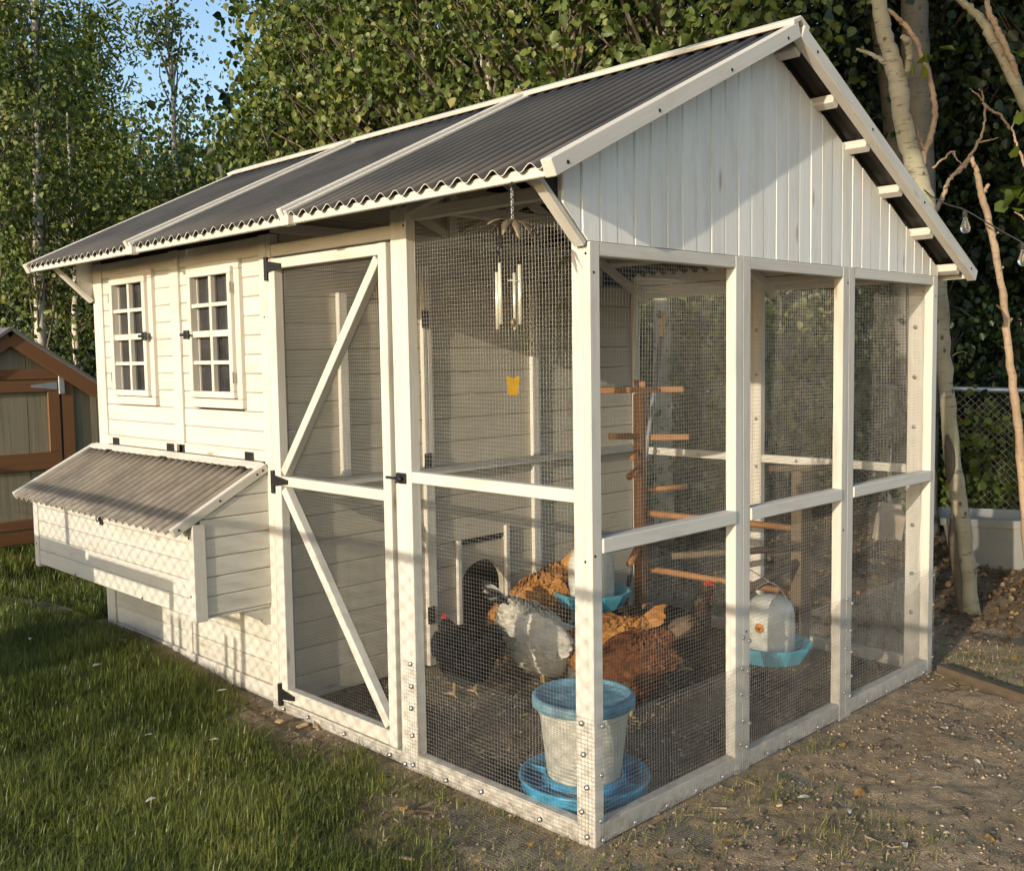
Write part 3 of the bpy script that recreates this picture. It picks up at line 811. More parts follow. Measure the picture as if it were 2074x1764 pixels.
tubes("latch_ring", [([(lx - 0.02 + 0.014 * math.cos(a), NY - 0.010, 0.853 + 0.017 * math.sin(a)) for a in np.linspace(0, 2 * math.pi, 13)], 0.003, 6)], M['black'], nest)
for p in ((NX1 - 0.03, NY, 0.86), (NX1 - 0.03, NY, 0.60), (NX0 + 0.03, NY, 0.86), (NX0 + 0.03, NY, 0.62), (-2.5, NY + 0.003, 0.515), (-3.3, NY + 0.003, 0.515)): dot(p, (0, -1, 0), 1.2)
for t in (0.03, 0.06, 0.25, 0.45): dot((NX1 + 0.0025, -t, lidz(-t) - 0.012), (1, 0, 0), 1.1)

# ---- roof
roof = sub("roof", (-1.9, YR, 2.2), coop)
RX0, RX1 = -4.03, 0.085
seams = [(0.096, -1.262), (-1.318, -2.632), (-2.690, -4.02)]
for x1_, x0_ in seams:
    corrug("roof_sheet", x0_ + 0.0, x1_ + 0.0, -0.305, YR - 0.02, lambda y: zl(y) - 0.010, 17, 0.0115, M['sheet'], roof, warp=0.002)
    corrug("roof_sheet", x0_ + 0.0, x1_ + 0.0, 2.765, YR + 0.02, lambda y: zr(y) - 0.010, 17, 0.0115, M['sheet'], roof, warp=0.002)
def bark_(n, p0, p1, w, t, side=(1, 0, 0)): return beam(n, p0, p1, w, t, M['white'], roof, side=side)
for xs_ in (0.108, -4.03):
    bark_("barge_board", (xs_, -0.302, zl(-0.302) - 0.026), (xs_, YR - 0.012, zl(YR - 0.012) - 0.026), 0.044, 0.056)
    bark_("barge_board", (xs_, 2.775, zr(2.775) - 0.026), (xs_, YR + 0.012, zr(YR + 0.012) - 0.026), 0.044, 0.056)
for xs_ in (-1.29, -2.66):                                           # battens over the joints of the sheets
    bark_("joint_batten", (xs_ - 0.012, -0.318, zl(-0.318) + 0.004), (xs_ - 0.012, YR - 0.02, zl(YR - 0.02) + 0.006), 0.030, 0.034)
    bark_("joint_batten", (xs_ + 0.018, -0.312, zl(-0.312) - 0.004), (xs_ + 0.018, YR - 0.02, zl(YR - 0.02) - 0.004), 0.018, 0.024)
    bark_("joint_batten", (xs_, 2.775, zr(2.775)), (xs_, YR + 0.02, zr(YR + 0.02)), 0.045, 0.034)
    box("batten_end", xs_ - 0.022, xs_ + 0.036, -0.312, -0.272, 2.150, 2.188, M['white'], roof)
sl = Vector((0, 1, 0.4876)).normalized(); sr = Vector((0, 1, -0.4973)).normalized()
for x0_, x1_ in ((-4.05, -2.69), (-2.682, -1.315), (-1.306, 0.130)):  # ridge boards
    y = YR - 0.028; z = zl(y) + 0.014
    bark_("ridge_board", (x0_, y, z), (x1_, y, z), 0.066, 0.018, side=sl)
    y = YR + 0.030; z = zr(y) + 0.013
    bark_("ridge_board", (x0_, y, z), (x1_, y, z), 0.066, 0.018, side=sr)
box("fascia", -4.0, 0.084, -0.286, -0.262, 2.158, 2.190, M['white'], roof)
box("fascia", -4.0, 0.084, 2.735, 2.758, 1.985, 2.015, M['white'], roof)
for y in (0.02, 0.30, 0.58, 0.85, 1.03):
    z = zl(y) - 0.046
    bark_("purlin", (-4.0, y, z), (0.084, y, z), 0.036, 0.026, side=sl)
for y in (1.13, 1.425, 1.705, 2.02, 2.35, 2.66):
    z = zr(y) - 0.052
    bark_("purlin", (-4.0, y, z), (0.084, y, z), 0.044, 0.040, side=sr)
def truss(x, name="truss", chord=True):
    t = 0.035
    if chord: bark_("tie_beam", (x, 0.0, 2.225), (x, 2.33, 2.225), t, 0.045)
    bark_("top_chord", (x + 0.001, 0.055, zl(0.055) - 0.088), (x + 0.001, YR, zl(YR) - 0.088), t, 0.045)
    bark_("top_chord", (x + 0.001, 2.70, zr(2.70) - 0.098), (x + 0.001, YR, zr(YR) - 0.098), t, 0.045)
    bark_("king_post", (x + 0.003, YR, 2.25), (x + 0.003, YR, 2.76), t, 0.05)
    bark_("web", (x + 0.004, YR - 0.04, 2.26), (x + 0.004, 0.50, 2.50), t * 0.8, 0.045)
    bark_("web", (x + 0.004, YR + 0.04, 2.26), (x + 0.004, 1.65, 2.50), t * 0.8, 0.045)
truss(-0.968); truss(-1.88); truss(-0.10)
bark_("web", (-0.93, 0.02, 2.20), (-0.60, 0.02, 2.27), 0.03, 0.04, side=(0, 1, 0))
box("wall_plate", -1.90, -0.131, W - 0.06, W - 0.015, 2.1005, 2.14, M['white'], roof)
# gable boards, one by one
gable = box("gable", -0.040, -0.030, 0.06, 2.55, 2.0, 2.06, M['dark'], coop)
def gable_planks(xf, sgn, pitch=0.0885):
    y = -0.205
    while y < 2.63:
        ya_, yb_ = y + 0.0012, min(y + pitch - 0.0012, 2.634)
        lo = lambda q: 2.0 if q >= 0 else 2.0 - q * 0.93
        hi = lambda q: (zl(q) if q < YR else zr(q)) - 0.058
        ks = [ya_, yb_]
        if ya_ < 0 < yb_: ks.insert(1, 0.0)
        if ya_ < YR < yb_: ks.insert(1, YR)
        bot = [(q, lo(q)) for q in ks]; top = [(q, hi(q)) for q in ks[::-1]]
        if min(hi(ya_) - lo(ya_), hi(yb_) - lo(yb_)) > 0.005 or (yb_ > 2.5 and hi(ya_) - lo(ya_) > 0.02):
            top = [(q, max(h, lo(q) + 0.002)) for q, h in top]
            poly = bot + top; n = len(poly)
            jx = 0.003 * random.random()
            cen = (ya_ + yb_) / 2
            c = 0.004
            def fr(q): return q + c if q < cen - 0.02 else (q - c if q > cen + 0.02 else q)
            xf_ = xf - sgn * jx
            Vv = [(xf_, fr(q), z) for q, z in poly] + [(xf_ - sgn * 0.005, q, z) for q, z in poly] + [(xf - sgn * 0.024, q, z) for q, z in poly]
            Ff = [list(range(n)), [2 * n + k for k in range(n)][::-1]]
            for a_ in (0, n):
                for k in range(n): Ff.append([a_ + k, a_ + n + k, a_ + n + (k + 1) % n, a_ + (k + 1) % n])
            ctr3 = Vector((xf, cen, 2.2))
            Rm = Matrix(((0, 0, 1), (0, 1, 0), (-1, 0, 0)))            # grain runs up the board
            mw = Matrix.Translation(ctr3) @ Rm.to_4x4(); inv = mw.inverted()
            obj("plank", mesh_py("plank", [inv @ Vector(v) for v in Vv], Ff, M['gable']), gable, mw)
        y += pitch
gable_planks(-0.004, 1)
gable_planks(-3.862, -1, 0.115)
V = [(-0.040, YR, zl(YR) - 0.06), (-0.040, -0.19, zl(-0.19) - 0.06), (-0.040, 0.0, 2.0), (-0.040, 2.60, 2.0), (-0.040, 2.60, zr(2.60) - 0.06)]
V += [(x + 0.009, y, z) for x, y, z in V]
obj("gable_backing", mesh_py("gable_backing", V, [[0, 1, 2, 3, 4], [9, 8, 7, 6, 5], [0, 5, 6, 1], [1, 6, 7, 2], [2, 7, 8, 3], [3, 8, 9, 4], [4, 9, 5, 0]], M['dark']), gable)
for xs_ in (-0.033, -3.84):
    beam("gable_edge_board", (xs_ + 0.006, -0.222, 2.182), (xs_ + 0.006, -0.012, 1.988), 0.042, 0.022, M['white'], gable)
for t in (0.04, 0.36, 0.66, 0.93):
    y = -0.295 + t * (YR + 0.295); dot((0.1305, y, zl(y) - 0.034), (1, 0, 0), 1.25)
    y = 2.77 - t * (2.77 - YR); dot((0.1305, y, zr(y) - 0.03), (1, 0, 0), 1.25)

# ------------------------------------------------------------------ chain link fences
def chain_link(name, label, p0, p1, h, wire_r, dia, post_every, parent_label_cat="fence", base_z=0.0, extra=None):
    p0 = np.array(p0, float); p1 = np.array(p1, float); d = p1 - p0; L = np.linalg.norm(d); d /= L
    root = thing(name, (*(0.5 * (p0 + p1)), base_z), label, parent_label_cat)
    n = int(L / (dia / 2)); k = int(h / (dia * 0.40))
    VV = []; FF = []; b = 0
    nrm = np.array([-d[1], d[0]])
    t = np.arange(k + 1); zz = base_z + t * dia * 0.40
    for i in range(n):
        s = (i + ((t + i) % 2)) * dia / 2 + 0.002 * np.sin(i * 1.7 + t * 0.8)
        off = np.where((t + i) % 2 == 0, wire_r, -wire_r)
        P = np.stack([p0[0] + d[0] * s + nrm[0] * off, p0[1] + d[1] * s + nrm[1] * off, zz], 1)
        A = np.array([d[0], d[1], 0]) * wire_r; B = np.array([nrm[0], nrm[1], 0]) * wire_r
        VV.append(np.stack([P + A, P + B, P - A, P - B], 1).reshape(-1, 3))
        ii = np.arange(k)[:, None] * 4; q = np.arange(4)[None, :]; q2 = (q + 1) % 4
        FF.append(np.stack([ii + q, ii + q2, ii + 4 + q2, ii + 4 + q], -1).reshape(-1, 4) + b); b += 4 * (k + 1)
    obj("chain_mesh", mesh_np("chain_mesh", np.concatenate(VV), np.concatenate(FF), M['wire']), root, kind="stuff")
    tubes("top_rail", [([(*p0, base_z + h), (*(p0 + d * L * 0.5), base_z + h + 0.006), (*p1, base_z + h)], 0.0215, 10)], M['pipe'], root)
    m_ = int(L / post_every) + 1
    for i in (list(range(m_)) if extra is None else ()):
        q = p0 + d * min(L, i * post_every)
        tubes("fence_post", [([(q[0], q[1], base_z - 0.1), (q[0], q[1], base_z + h - 0.03)], 0.026, 10)], M['pipe'], root)
    for s in (extra or ()):
        q = p0 + d * s
        tubes("fence_post", [([(q[0], q[1], base_z - 0.1), (q[0], q[1], base_z + h - 0.03)], 0.024, 10)], M['pipe'], root)
    return root
chain_link("chain_link_fence", "galvanised chain link fence with pipe top rail in front of the dark wood", (-9.5, 8.6), (1.6, 5.35), 1.22, 0.0020, 0.075, 2.6, base_z=0.08)
# the garden fence behind the photographer; its shadow falls across the coop
chain_link("chain_link_fence", "chain link garden fence behind the lawn, casting diamond shadows on the nest box", (-8.0, -3.4), (3.4, -3.4), 1.665, 0.0040, 0.092, 3.0, base_z=0.015, extra=(0.0, 2.6, 5.17, 11.4))
for k_, x in enumerate((-2.40, -2.31, -1.82, -1.73)): tubes("shadow_stake", [([(x, -3.36, -0.05), (x + 0.004, -3.36, 1.09)], 0.017, 8)], M['oldwood'], None, label="thin brown stake added unseen for its shadow, %s from the left" % ("first", "second", "third", "fourth")[k_], cat="stake", group="stakes added for their shadows")  # made-up stakes out of view, added to cast upright shadows below the nest box
shade_panel = thing("added_shade_panel", (-2.2, -2.86, 0), "unseen slatted timber panel added to shade the nest box", "shade_panel")
for x0, x1, z0, z1 in ((-2.66, -1.72, 1.19, 1.25), (-2.66, -1.72, 1.05, 1.075), (-1.76, -1.72, 0.0, 1.1895), (-2.66, -2.60, 0.0, 1.1895), (-2.22, -2.19, 0.0, 1.0495)):
    box("slat", x0, x1, -2.88, -2.85, z0, z1, M['oldwood'], shade_panel)
added_box = thing("added_shade_box", (-3.0, -2.85, 0), "added unseen grey timber cupboard beside the garden fence", "shade_box")  # invented solid block out of view, added to shade the nest box and lawn
box("shade_box_body", -3.40, -2.68, -2.95, -2.76, 0.0, 1.20, M['oldwood'], added_box)
box("shade_box_top", -3.43, -2.72, -2.96, -2.75, 1.201, 1.245, M['oldwood'], added_box)
for x in (-3.22, -2.87): box("shade_box_front", x - 0.16, x + 0.16, -2.758, -2.74, 0.08, 1.15, M['oldwood'], added_box)

# ------------------------------------------------------------------ leaves and trees
def leaf_cloud(name, pos, size, mat, parent=None, aspect=0.42, hang=0.55, tint=None, seed=0, face=None, flat=1.0, **kw):
    r = np.random.default_rng(seed); n = len(pos)
    t = r.normal(size=(n, 3)); t[:, 2] *= flat; t[:, 2] -= hang * 2.0; t /= np.linalg.norm(t, axis=1)[:, None]
    a = r.normal(size=(n, 3))
    if face is not None: a += np.array(face)
    nn = a - t * (a * t).sum(1)[:, None]; nn /= np.linalg.norm(nn, axis=1)[:, None] + 1e-9
    s = np.cross(t, nn)
    base = np.array([(0, 0, 0), (0.82, 0.20, 0.12), (0.95, 0.58, 0.18), (0, 1.0, -0.06), (-0.95, 0.58, 0.18), (-0.82, 0.20, 0.12)])
    sz = np.asarray(size) * r.uniform(0.5, 1.35, n)
    V = pos[:, None, :] + sz[:, None, None] * (base[None, :, 0:1] * aspect * s[:, None, :] + base[None, :, 1:2] * t[:, None, :] + base[None, :, 2:3] * nn[:, None, :])
    q = np.array([[0, 1, 2, 3], [0, 3, 4, 5]])
    F = (np.arange(n)[:, None, None] * 6 + q[None]).reshape(-1, 4)
    if tint is None: tint = r.beta(2.2, 2.2, n)
    me = mesh_np(name, V.reshape(-1, 3), F, mat, False, np.repeat(np.clip(tint, 0, 1), 6))
    return obj(name, me, parent, **kw)

def tree(name, label, base, h, r0, lean, crown, nclump, per, leaf, lmat, bmat, seed, aspect=0.42, group=None, clump_r=0.34, hang=0.55, cat="tree", bare=0.0, zmin=None):
    """crown = (z centre, radius xy, radius z)"""
    r = np.random.default_rng(seed)
    base = np.array([base[0], base[1], gz(base[0], base[1]) - 0.05])
    root = thing(name, base, label, cat, group)
    n = 9; T = np.linspace(0, 1, n)
    wob = np.cumsum(r.normal(scale=0.035 * h / n, size=(n, 2)), 0)
    P = np.stack([base[0] + lean[0] * T + wob[:, 0] * T ** 0.5, base[1] + lean[1] * T + wob[:, 1] * T ** 0.5, base[2] + h * T], 1)
    tubes("trunk", [(catmull(P, 4), r0 * (1 - np.linspace(0, 1, (n - 1) * 4 + 1)) ** 0.75 + 0.008, 9)], bmat, root)
    specs = []
    zc, cr, cz = crown
    cl = []
    while len(cl) < nclump:
        v = r.normal(size=3); v /= np.linalg.norm(v); rad = r.uniform(0.25, 1.0) ** 0.5
        rad *= 1 + 0.28 * math.sin(3 * math.atan2(v[1], v[0]) + seed) * math.cos(4 * v[2] + seed)
        q = np.array([v[0] * cr * rad, v[1] * cr * rad, zc + v[2] * cz * rad])
        if zmin is not None and q[2] + base[2] < zmin: continue
        if q[2] > h * 1.02: q[2] = h * 1.02 - r.uniform(0, 0.3)
        t = min(0.97, max(0.05, q[2] / h))
        ax = np.array([np.interp(t, T, P[:, 0]), np.interp(t, T, P[:, 1]), 0])
        cl.append(np.array([ax[0] + q[0], ax[1] + q[1], base[2] + q[2]]))
    cl = np.array(cl)
    for c in cl:
        t = max(0.12, min(0.96, (c[2] - base[2]) / h - r.uniform(0.04, 0.16)))
        s = np.array([np.interp(t, T, P[:, k]) for k in range(3)])
        mid = 0.55 * c + 0.45 * s + np.array([0, 0, 0.10]) + r.normal(scale=0.08, size=3)
        L = np.linalg.norm(c - s)
        specs.append((catmull([s, mid, c], 3), np.linspace(min(r0 * 0.4, 0.008 + 0.011 * L), 0.003, 7), 5))
    tubes("limbs", specs, M['limb'], root)
    k = len(cl); ids = np.repeat(np.arange(k), per)
    off = r.normal(size=(k * per, 3)) * clump_r * np.array([1, 1, 0.75])
    sc = r.uniform(0.55, 1.55, k)
    pos = cl[ids] + off * sc[ids][:, None]
    tint = np.clip(r.beta(1.3, 1.6, k)[ids] * 0.62 + r.random(k * per) * 0.55 - 0.08, 0, 1)
    leaf_cloud("crown", pos, leaf, lmat, root, aspect, hang, tint, seed + 1)
    return root

def gp(px, depth):
    p = at(px, 720, depth); return (p.x, p.y)

G1 = "aspens rising behind the shed and lawn"
tree("aspen_tree", "slim white-stemmed aspen just behind the shed roof peak", gp(78, 17), 11.5, 0.10, (-0.2, 0.3), (6.4, 0.75, 4.6), 80, 60, 0.085, M['leaf'], M['aspen'], 1, group=G1)
tree("aspen_tree", "leftmost pale-trunked aspen at the picture's edge behind the shed", gp(-25, 16), 11, 0.10, (0.1, 0.2), (6.4, 0.9, 4.4), 80, 60, 0.085, M['leaf'], M['aspen'], 2, group=G1)
tree("aspen_tree", "aspen with thin white trunk right of the shed against the coop corner", gp(158, 18.5), 6.4, 0.075, (0.2, 0), (3.9, 1.0, 2.4), 60, 55, 0.085, M['leaf'], M['aspen'], 3, group=G1)
tree("willow_tree", "yellow-green feathery tree catching the sun beside the sky gap", gp(190, 24), 10.2, 0.16, (0, 0), (6.8, 1.05, 3.4), 110, 85, 0.16, M['leaf_y'], M['greybark'], 4, 0.14, clump_r=0.40, hang=0.3)
tree("dark_tree", "dense dark tree filling the upper left corner behind the aspens", gp(30, 23), 11.5, 0.16, (0, 0), (6.4, 1.35, 5.0), 150, 65, 0.10, M['leaf'], M['greybark'], 21, clump_r=0.45)
tree("dark_tree", "dense tree between the left aspens and the yellow-green tree", gp(125, 26), 9.8, 0.16, (0, 0), (5.4, 1.3, 4.3), 130, 65, 0.10, M['leaf'], M['greybark'], 22, clump_r=0.45)
tree("dark_tree", "dense tree below the narrow aspen, left of the roof end", gp(400, 22), 6.9, 0.15, (0, 0), (3.8, 1.3, 2.9), 110, 65, 0.10, M['leaf'], M['greybark'], 23, clump_r=0.42)
tree("aspen_tree", "tall narrow aspen tip standing alone between two sky gaps", gp(375, 20), 9.4, 0.09, (-0.1, 0), (5.6, 0.42, 3.9), 52, 45, 0.085, M['leaf'], M['aspen'], 5, group=G1, clump_r=0.24)
tree("dark_tree", "dark broad tree filling the gap behind the narrow aspen", gp(285, 23), 7.0, 0.14, (0, 0), (4.0, 1.7, 2.7), 100, 65, 0.11, M['leaf'], M['greybark'], 6, clump_r=0.5)
tree("dark_tree", "dark tree low behind the left roof end of the coop", gp(500, 19), 6.0, 0.13, (0, 0), (4.0, 1.9, 2.6), 90, 65, 0.10, M['leaf'], M['greybark'], 7, clump_r=0.45)
tree("dark_tree", "dark undergrowth tree behind the shed's right eave", gp(120, 22), 5.6, 0.12, (0, 0), (3.0, 2.0, 2.6), 90, 60, 0.11, M['leaf_d'], M['greybark'], 8, clump_r=0.5)
G2 = "leafy aspens behind the coop ridge"
tree("aspen_tree", "leafy aspen whose left boughs reach into the sky gap", gp(655, 12.5), 8.2, 0.10, (0.1, 0), (5.0, 0.8, 2.9), 104, 62, 0.070, M['leaf'], M['aspen'], 10, group=G2, clump_r=0.19, zmin=2.0)
tree("aspen_tree", "round-leaved aspen over the middle of the left roof sheet", gp(745, 11.5), 8.0, 0.10, (-0.2, 0), (4.8, 1.25, 2.9), 114, 62, 0.070, M['leaf'], M['birch'], 11, group=G2, clump_r=0.19, zmin=2.0)
tree("aspen_tree", "aspen with a shaded trunk above the second roof joint", gp(868, 10.5), 8.0, 0.12, (0, 0), (4.9, 1.2, 2.9), 95, 62, 0.070, M['leaf'], M['birch'], 12, group=G2, clump_r=0.19, zmin=2.2)
tree("aspen_tree", "aspen with a sunlit trunk showing above the ridge board", gp(992, 10), 8.2, 0.10, (-0.1, 0), (4.9, 1.2, 2.9), 95, 62, 0.070, M['leaf'], M['aspen'], 13, group=G2, clump_r=0.19, zmin=2.4)
tree("aspen_tree", "aspen with a crooked pale stem left of the gable peak", gp(1175, 9.2), 8.0, 0.09, (-0.15, 0.1), (4.9, 1.15, 2.7), 100, 62, 0.070, M['leaf'], M['birch'], 14, group=G2, clump_r=0.19, zmin=2.5)
tree("aspen_tree", "aspen with large drooping leaves nearest the gable peak", gp(1345, 8.6), 7.6, 0.08, (0, 0), (4.9, 1.1, 2.4), 95, 70, 0.085, M['leaf'], M['birch'], 15, group=G2, zmin=2.6)
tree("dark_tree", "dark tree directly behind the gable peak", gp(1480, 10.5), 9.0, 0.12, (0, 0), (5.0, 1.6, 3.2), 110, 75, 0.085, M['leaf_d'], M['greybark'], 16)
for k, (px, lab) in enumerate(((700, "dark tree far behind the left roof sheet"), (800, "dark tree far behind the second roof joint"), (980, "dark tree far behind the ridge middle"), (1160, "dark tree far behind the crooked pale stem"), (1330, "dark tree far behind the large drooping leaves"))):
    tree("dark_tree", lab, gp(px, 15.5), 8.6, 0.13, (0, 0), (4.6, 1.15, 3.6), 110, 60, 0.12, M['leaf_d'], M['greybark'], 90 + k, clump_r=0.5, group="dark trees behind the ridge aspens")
G3 = "shaded trees of the dark wood on the right"
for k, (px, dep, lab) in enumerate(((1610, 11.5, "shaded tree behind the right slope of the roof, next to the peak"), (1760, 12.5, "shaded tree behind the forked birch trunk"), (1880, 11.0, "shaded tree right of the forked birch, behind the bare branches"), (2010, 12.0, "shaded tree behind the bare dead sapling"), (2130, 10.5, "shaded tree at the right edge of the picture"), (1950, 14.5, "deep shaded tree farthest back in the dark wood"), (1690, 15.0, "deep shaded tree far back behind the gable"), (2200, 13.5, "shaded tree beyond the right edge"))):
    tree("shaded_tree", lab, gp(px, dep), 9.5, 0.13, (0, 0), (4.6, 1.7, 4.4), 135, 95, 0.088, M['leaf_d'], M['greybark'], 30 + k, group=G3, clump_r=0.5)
# unseen tree added behind the photographer to keep the right-hand wood in shade
tree("added_shade_tree", "big spreading tree added unseen behind the photographer to shade the wood", (6.3, -11), 15, 0.30, (0, 0), (10.8, 5.6, 4.2), 950, 70, 0.36, M['leaf_d'], M['greybark'], 50, clump_r=0.36, zmin=7.6)
# shrubs seen low down and through the wire
def shrub(label, base, h, rad, n, per, leaf, mat, seed, name="shrub", aspect=0.42, group="shrubs along the back fence"):
    return tree(name, label, base, h, 0.03, (0, 0), (h * 0.55, rad, h * 0.5), n, per, leaf, mat, M['greybark'], seed, aspect, group, clump_r=0.20, cat="shrub")
for k, (px, dep, h, rad, mat, lab) in enumerate((
    (1345, 9.6, 2.5, 0.8, 'leaf', "bright green shrub seen through the first gable bay"),
    (1425, 9.0, 2.3, 0.7, 'leaf', "green shrub left of the first gable post, behind the wire"),
    (1585, 9.4, 2.1, 0.7, 'leaf', "green shrub seen through the middle gable bay"),
    (1680, 10.5, 2.2, 0.9, 'leaf_d', "dark shrub behind the second gable post"),
    (1790, 10.0, 2.0, 0.9, 'leaf_d', "dark shrub seen through the third gable bay"),
    (1925, 9.4, 1.9, 0.8, 'leaf_d', "dark shrub behind the fence right of the coop"),
    (1985, 8.7, 0.95, 0.45, 'leaf', "low sunlit shrub behind the plastic tub"),
    (2060, 9.2, 1.9, 0.8, 'leaf_d', "dark shrub at the right edge behind the fence"),
    (1250, 11.5, 2.4, 0.9, 'leaf_d', "dark shrub hidden behind the house wall end"),
    (150, 15.5, 1.7, 0.9, 'leaf_d', "dark brush between the shed and the coop corner"),
    (40, 19.0, 2.4, 1.3, 'leaf_d', "dark brush behind the shed roof"),
    (215, 20.0, 2.6, 1.3, 'leaf_d', "dark brush behind the coop's left corner"))):
    shrub(lab, gp(px, dep), h, rad, 45, 55, 0.07 if dep < 12 else 0.09, M[mat], 70 + k)
# far wood closing the view
r = np.random.default_rng(5)
n = 26000
px = r.uniform(-350, 2450, n); dep = r.uniform(26, 36, n)
pos = np.array([list(at(p, 720, d)) for p, d in zip(px, dep)])
top = 7.0 + 2.0 * fbm(px / 170.0, px * 0 + 3.0, 3) + 2.6 * sstep(1150, 1500, px)
pos[:, 2] = r.uniform(0, 1, n) ** 0.9 * top
leaf_cloud("distant_wood", pos, 0.55, M['leaf_d'], None, 0.5, 0.3, None, 6, label="distant dark wood closing the view behind the trees", cat="woodland", kind="stuff")

# ------------------------------------------------------------------ bare trunks and branches near the right edge
def limb(pts, widths, seg=9, n=6):
    P = catmull([at(*p) for p in pts], n)
    w = np.interp(np.linspace(0, 1, len(P)), np.linspace(0, 1, len(widths)), widths)
    rr = np.random.default_rng(int(pts[0][0]) + int(pts[0][1]))
    return (P + rr.normal(scale=0.0035, size=P.shape), w * (1 + 0.06 * rr.normal(size=len(P))), seg)
bx = at(1962, 1250, 6.3)
birch = thing("birch_tree", (bx.x, bx.y, 0.05), "leaning pale birch with scarred trunk just right of the coop", "tree")
D = 6.3
tubes("trunk", [limb([(1966, 1262, D), (1962, 1200, D), (1948, 1060, D), (1930, 930, D), (1917, 800, D), (1905, 640, D), (1893, 500, D), (1872, 400, D), (1845, 310, D), (1826, 230, D), (1818, 150, D)], [0.060, 0.053, 0.051, 0.048, 0.047, 0.048, 0.051, 0.055, 0.057, 0.055, 0.053], 14)], M['birch'], birch)
tubes("limb", [limb([(1818, 160, D), (1804, 110, D), (1786, 40, D), (1770, -60, D), (1762, -180, D)], [0.058, 0.050, 0.046, 0.042, 0.03], 12), limb([(1824, 165, D), (1838, 140, D), (1842, 110, D - .05), (1838, 85, D - .1), (1828, 76, D - .1)], [0.026, 0.024, 0.02, 0.02, 0.015], 9), limb([(1816, 140, D), (1790, 125, D), (1760, 108, D + .1), (1735, 100, D + .1)], [0.02, 0.016, 0.013, 0.007], 8)], M['birch'], birch)
tubes("branch", [limb([(1866, 335, D), (1876, 300, D), (1890, 260, D), (1893, 210, D), (1884, 160, D), (1866, 110, D), (1848, 70, D), (1822, 42, D), (1790, 15, D), (1765, 0, D)], [0.022, 0.019, 0.018, 0.017, 0.017, 0.016, 0.015, 0.014, 0.011, 0.008], 8), limb([(1872, 305, D), (1864, 285, D), (1858, 268, D)], [0.009, 0.007, 0.005], 6)], M['twig'], birch)
tubes("branch", [limb([(1890, 340, D), (1910, 322, D), (1928, 308, D), (1934, 318, D), (1950, 335, D)], [0.008, 0.007, 0.006, 0.006, 0.003], 6)], M['twig'], birch)
def scar(pts, w, dd):
    P = catmull([at(x, y, D - dd) for x, y in pts], 4)
    return (P, np.interp(np.linspace(0, 1, len(P)), [0, .3, .7, 1], [0.006, w, w, 0.008]), 8)
tubes("bark_wound", [scar([(1945, 1245), (1940, 1180), (1930, 1100), (1928, 1040)], 0.026, 0.052), scar([(1921, 980), (1924, 930), (1918, 880)], 0.030, 0.045)], M['oldwood'], birch)
leaf_cloud("crown", np.array([list(at(x, y, D - 0.1)) for x, y in ((1868, 118), (1878, 105), (1890, 112), (1902, 98), (1858, 128), (1872, 132))]), 0.085, M['leaf_y'], birch, 0.45, 0.3, None, 3)
b2 = at(1850, 1180, 8.6)
t2 = thing("grey_trunk_tree", (b2.x, b2.y, 0.08), "tall straight grey trunk in shade behind the forked birch", "tree")
tubes("trunk", [limb([(1874, 1190, 8.6), (1868, 700, 8.6), (1862, 300, 8.6), (1853, 60, 8.6), (1848, -200, 8.6)], [0.125, 0.12, 0.115, 0.105, 0.09], 12)], M['greybark'], t2)
b3 = at(1768, 1180, 9.2)
t3 = thing("grey_trunk_tree", (b3.x, b3.y, 0.08), "slanting grey trunk rising behind the roof overhang left of the birch", "tree")
tubes("trunk", [limb([(1840, 1190, 9.2), (1835, 700, 9.2), (1815, 330, 9.2), (1795, 120, 9.2), (1765, -40, 9.2), (1740, -200, 9.2)], [0.10, 0.095, 0.09, 0.085, 0.08, 0.07], 12)], M['greybark'], t3)
b4 = at(2085, 1200, 5.9)
sap = thing("dead_sapling", (b4.x, b4.y, 0.05), "thin bare dead sapling with stub twigs at the right edge", "sapling")
tubes("trunk", [limb([(2090, 1190, 5.9), (2072, 980, 5.9), (2058, 830, 5.9), (2043, 700, 5.9), (2032, 600, 5.9), (2018, 520, 5.9), (2003, 450, 5.9), (1988, 395, 5.9), (1978, 350, 5.9), (1967, 322, 5.9)], [0.030, 0.026, 0.024, 0.022, 0.021, 0.020, 0.020, 0.018, 0.016, 0.010], 9)], M['twig'], sap)
for sp_ in [limb([(1989, 396, 5.9), (1996, 384, 5.9), (2003, 372, 5.88)], [0.013, 0.011, 0.009], 7), limb([(2038, 640, 5.9), (2030, 628, 5.9), (2018, 618, 5.9)], [0.009, 0.007, 0.005], 6), limb([(2040, 655, 5.9), (2052, 645, 5.9)], [0.009, 0.006], 6), limb([(2010, 480, 5.9), (2022, 470, 5.9)], [0.008, 0.005], 6), limb([(2024, 550, 5.9), (2032, 540, 5.9)], [0.008, 0.005], 6)]: tubes("twig", [sp_], M['twig'], sap)
b5 = at(1890, 1180, 6.6)
dead = thing("dead_branch", (b5.x, b5.y, 0.05), "pale forked dead branch leaning up right of the roof end", "branch")
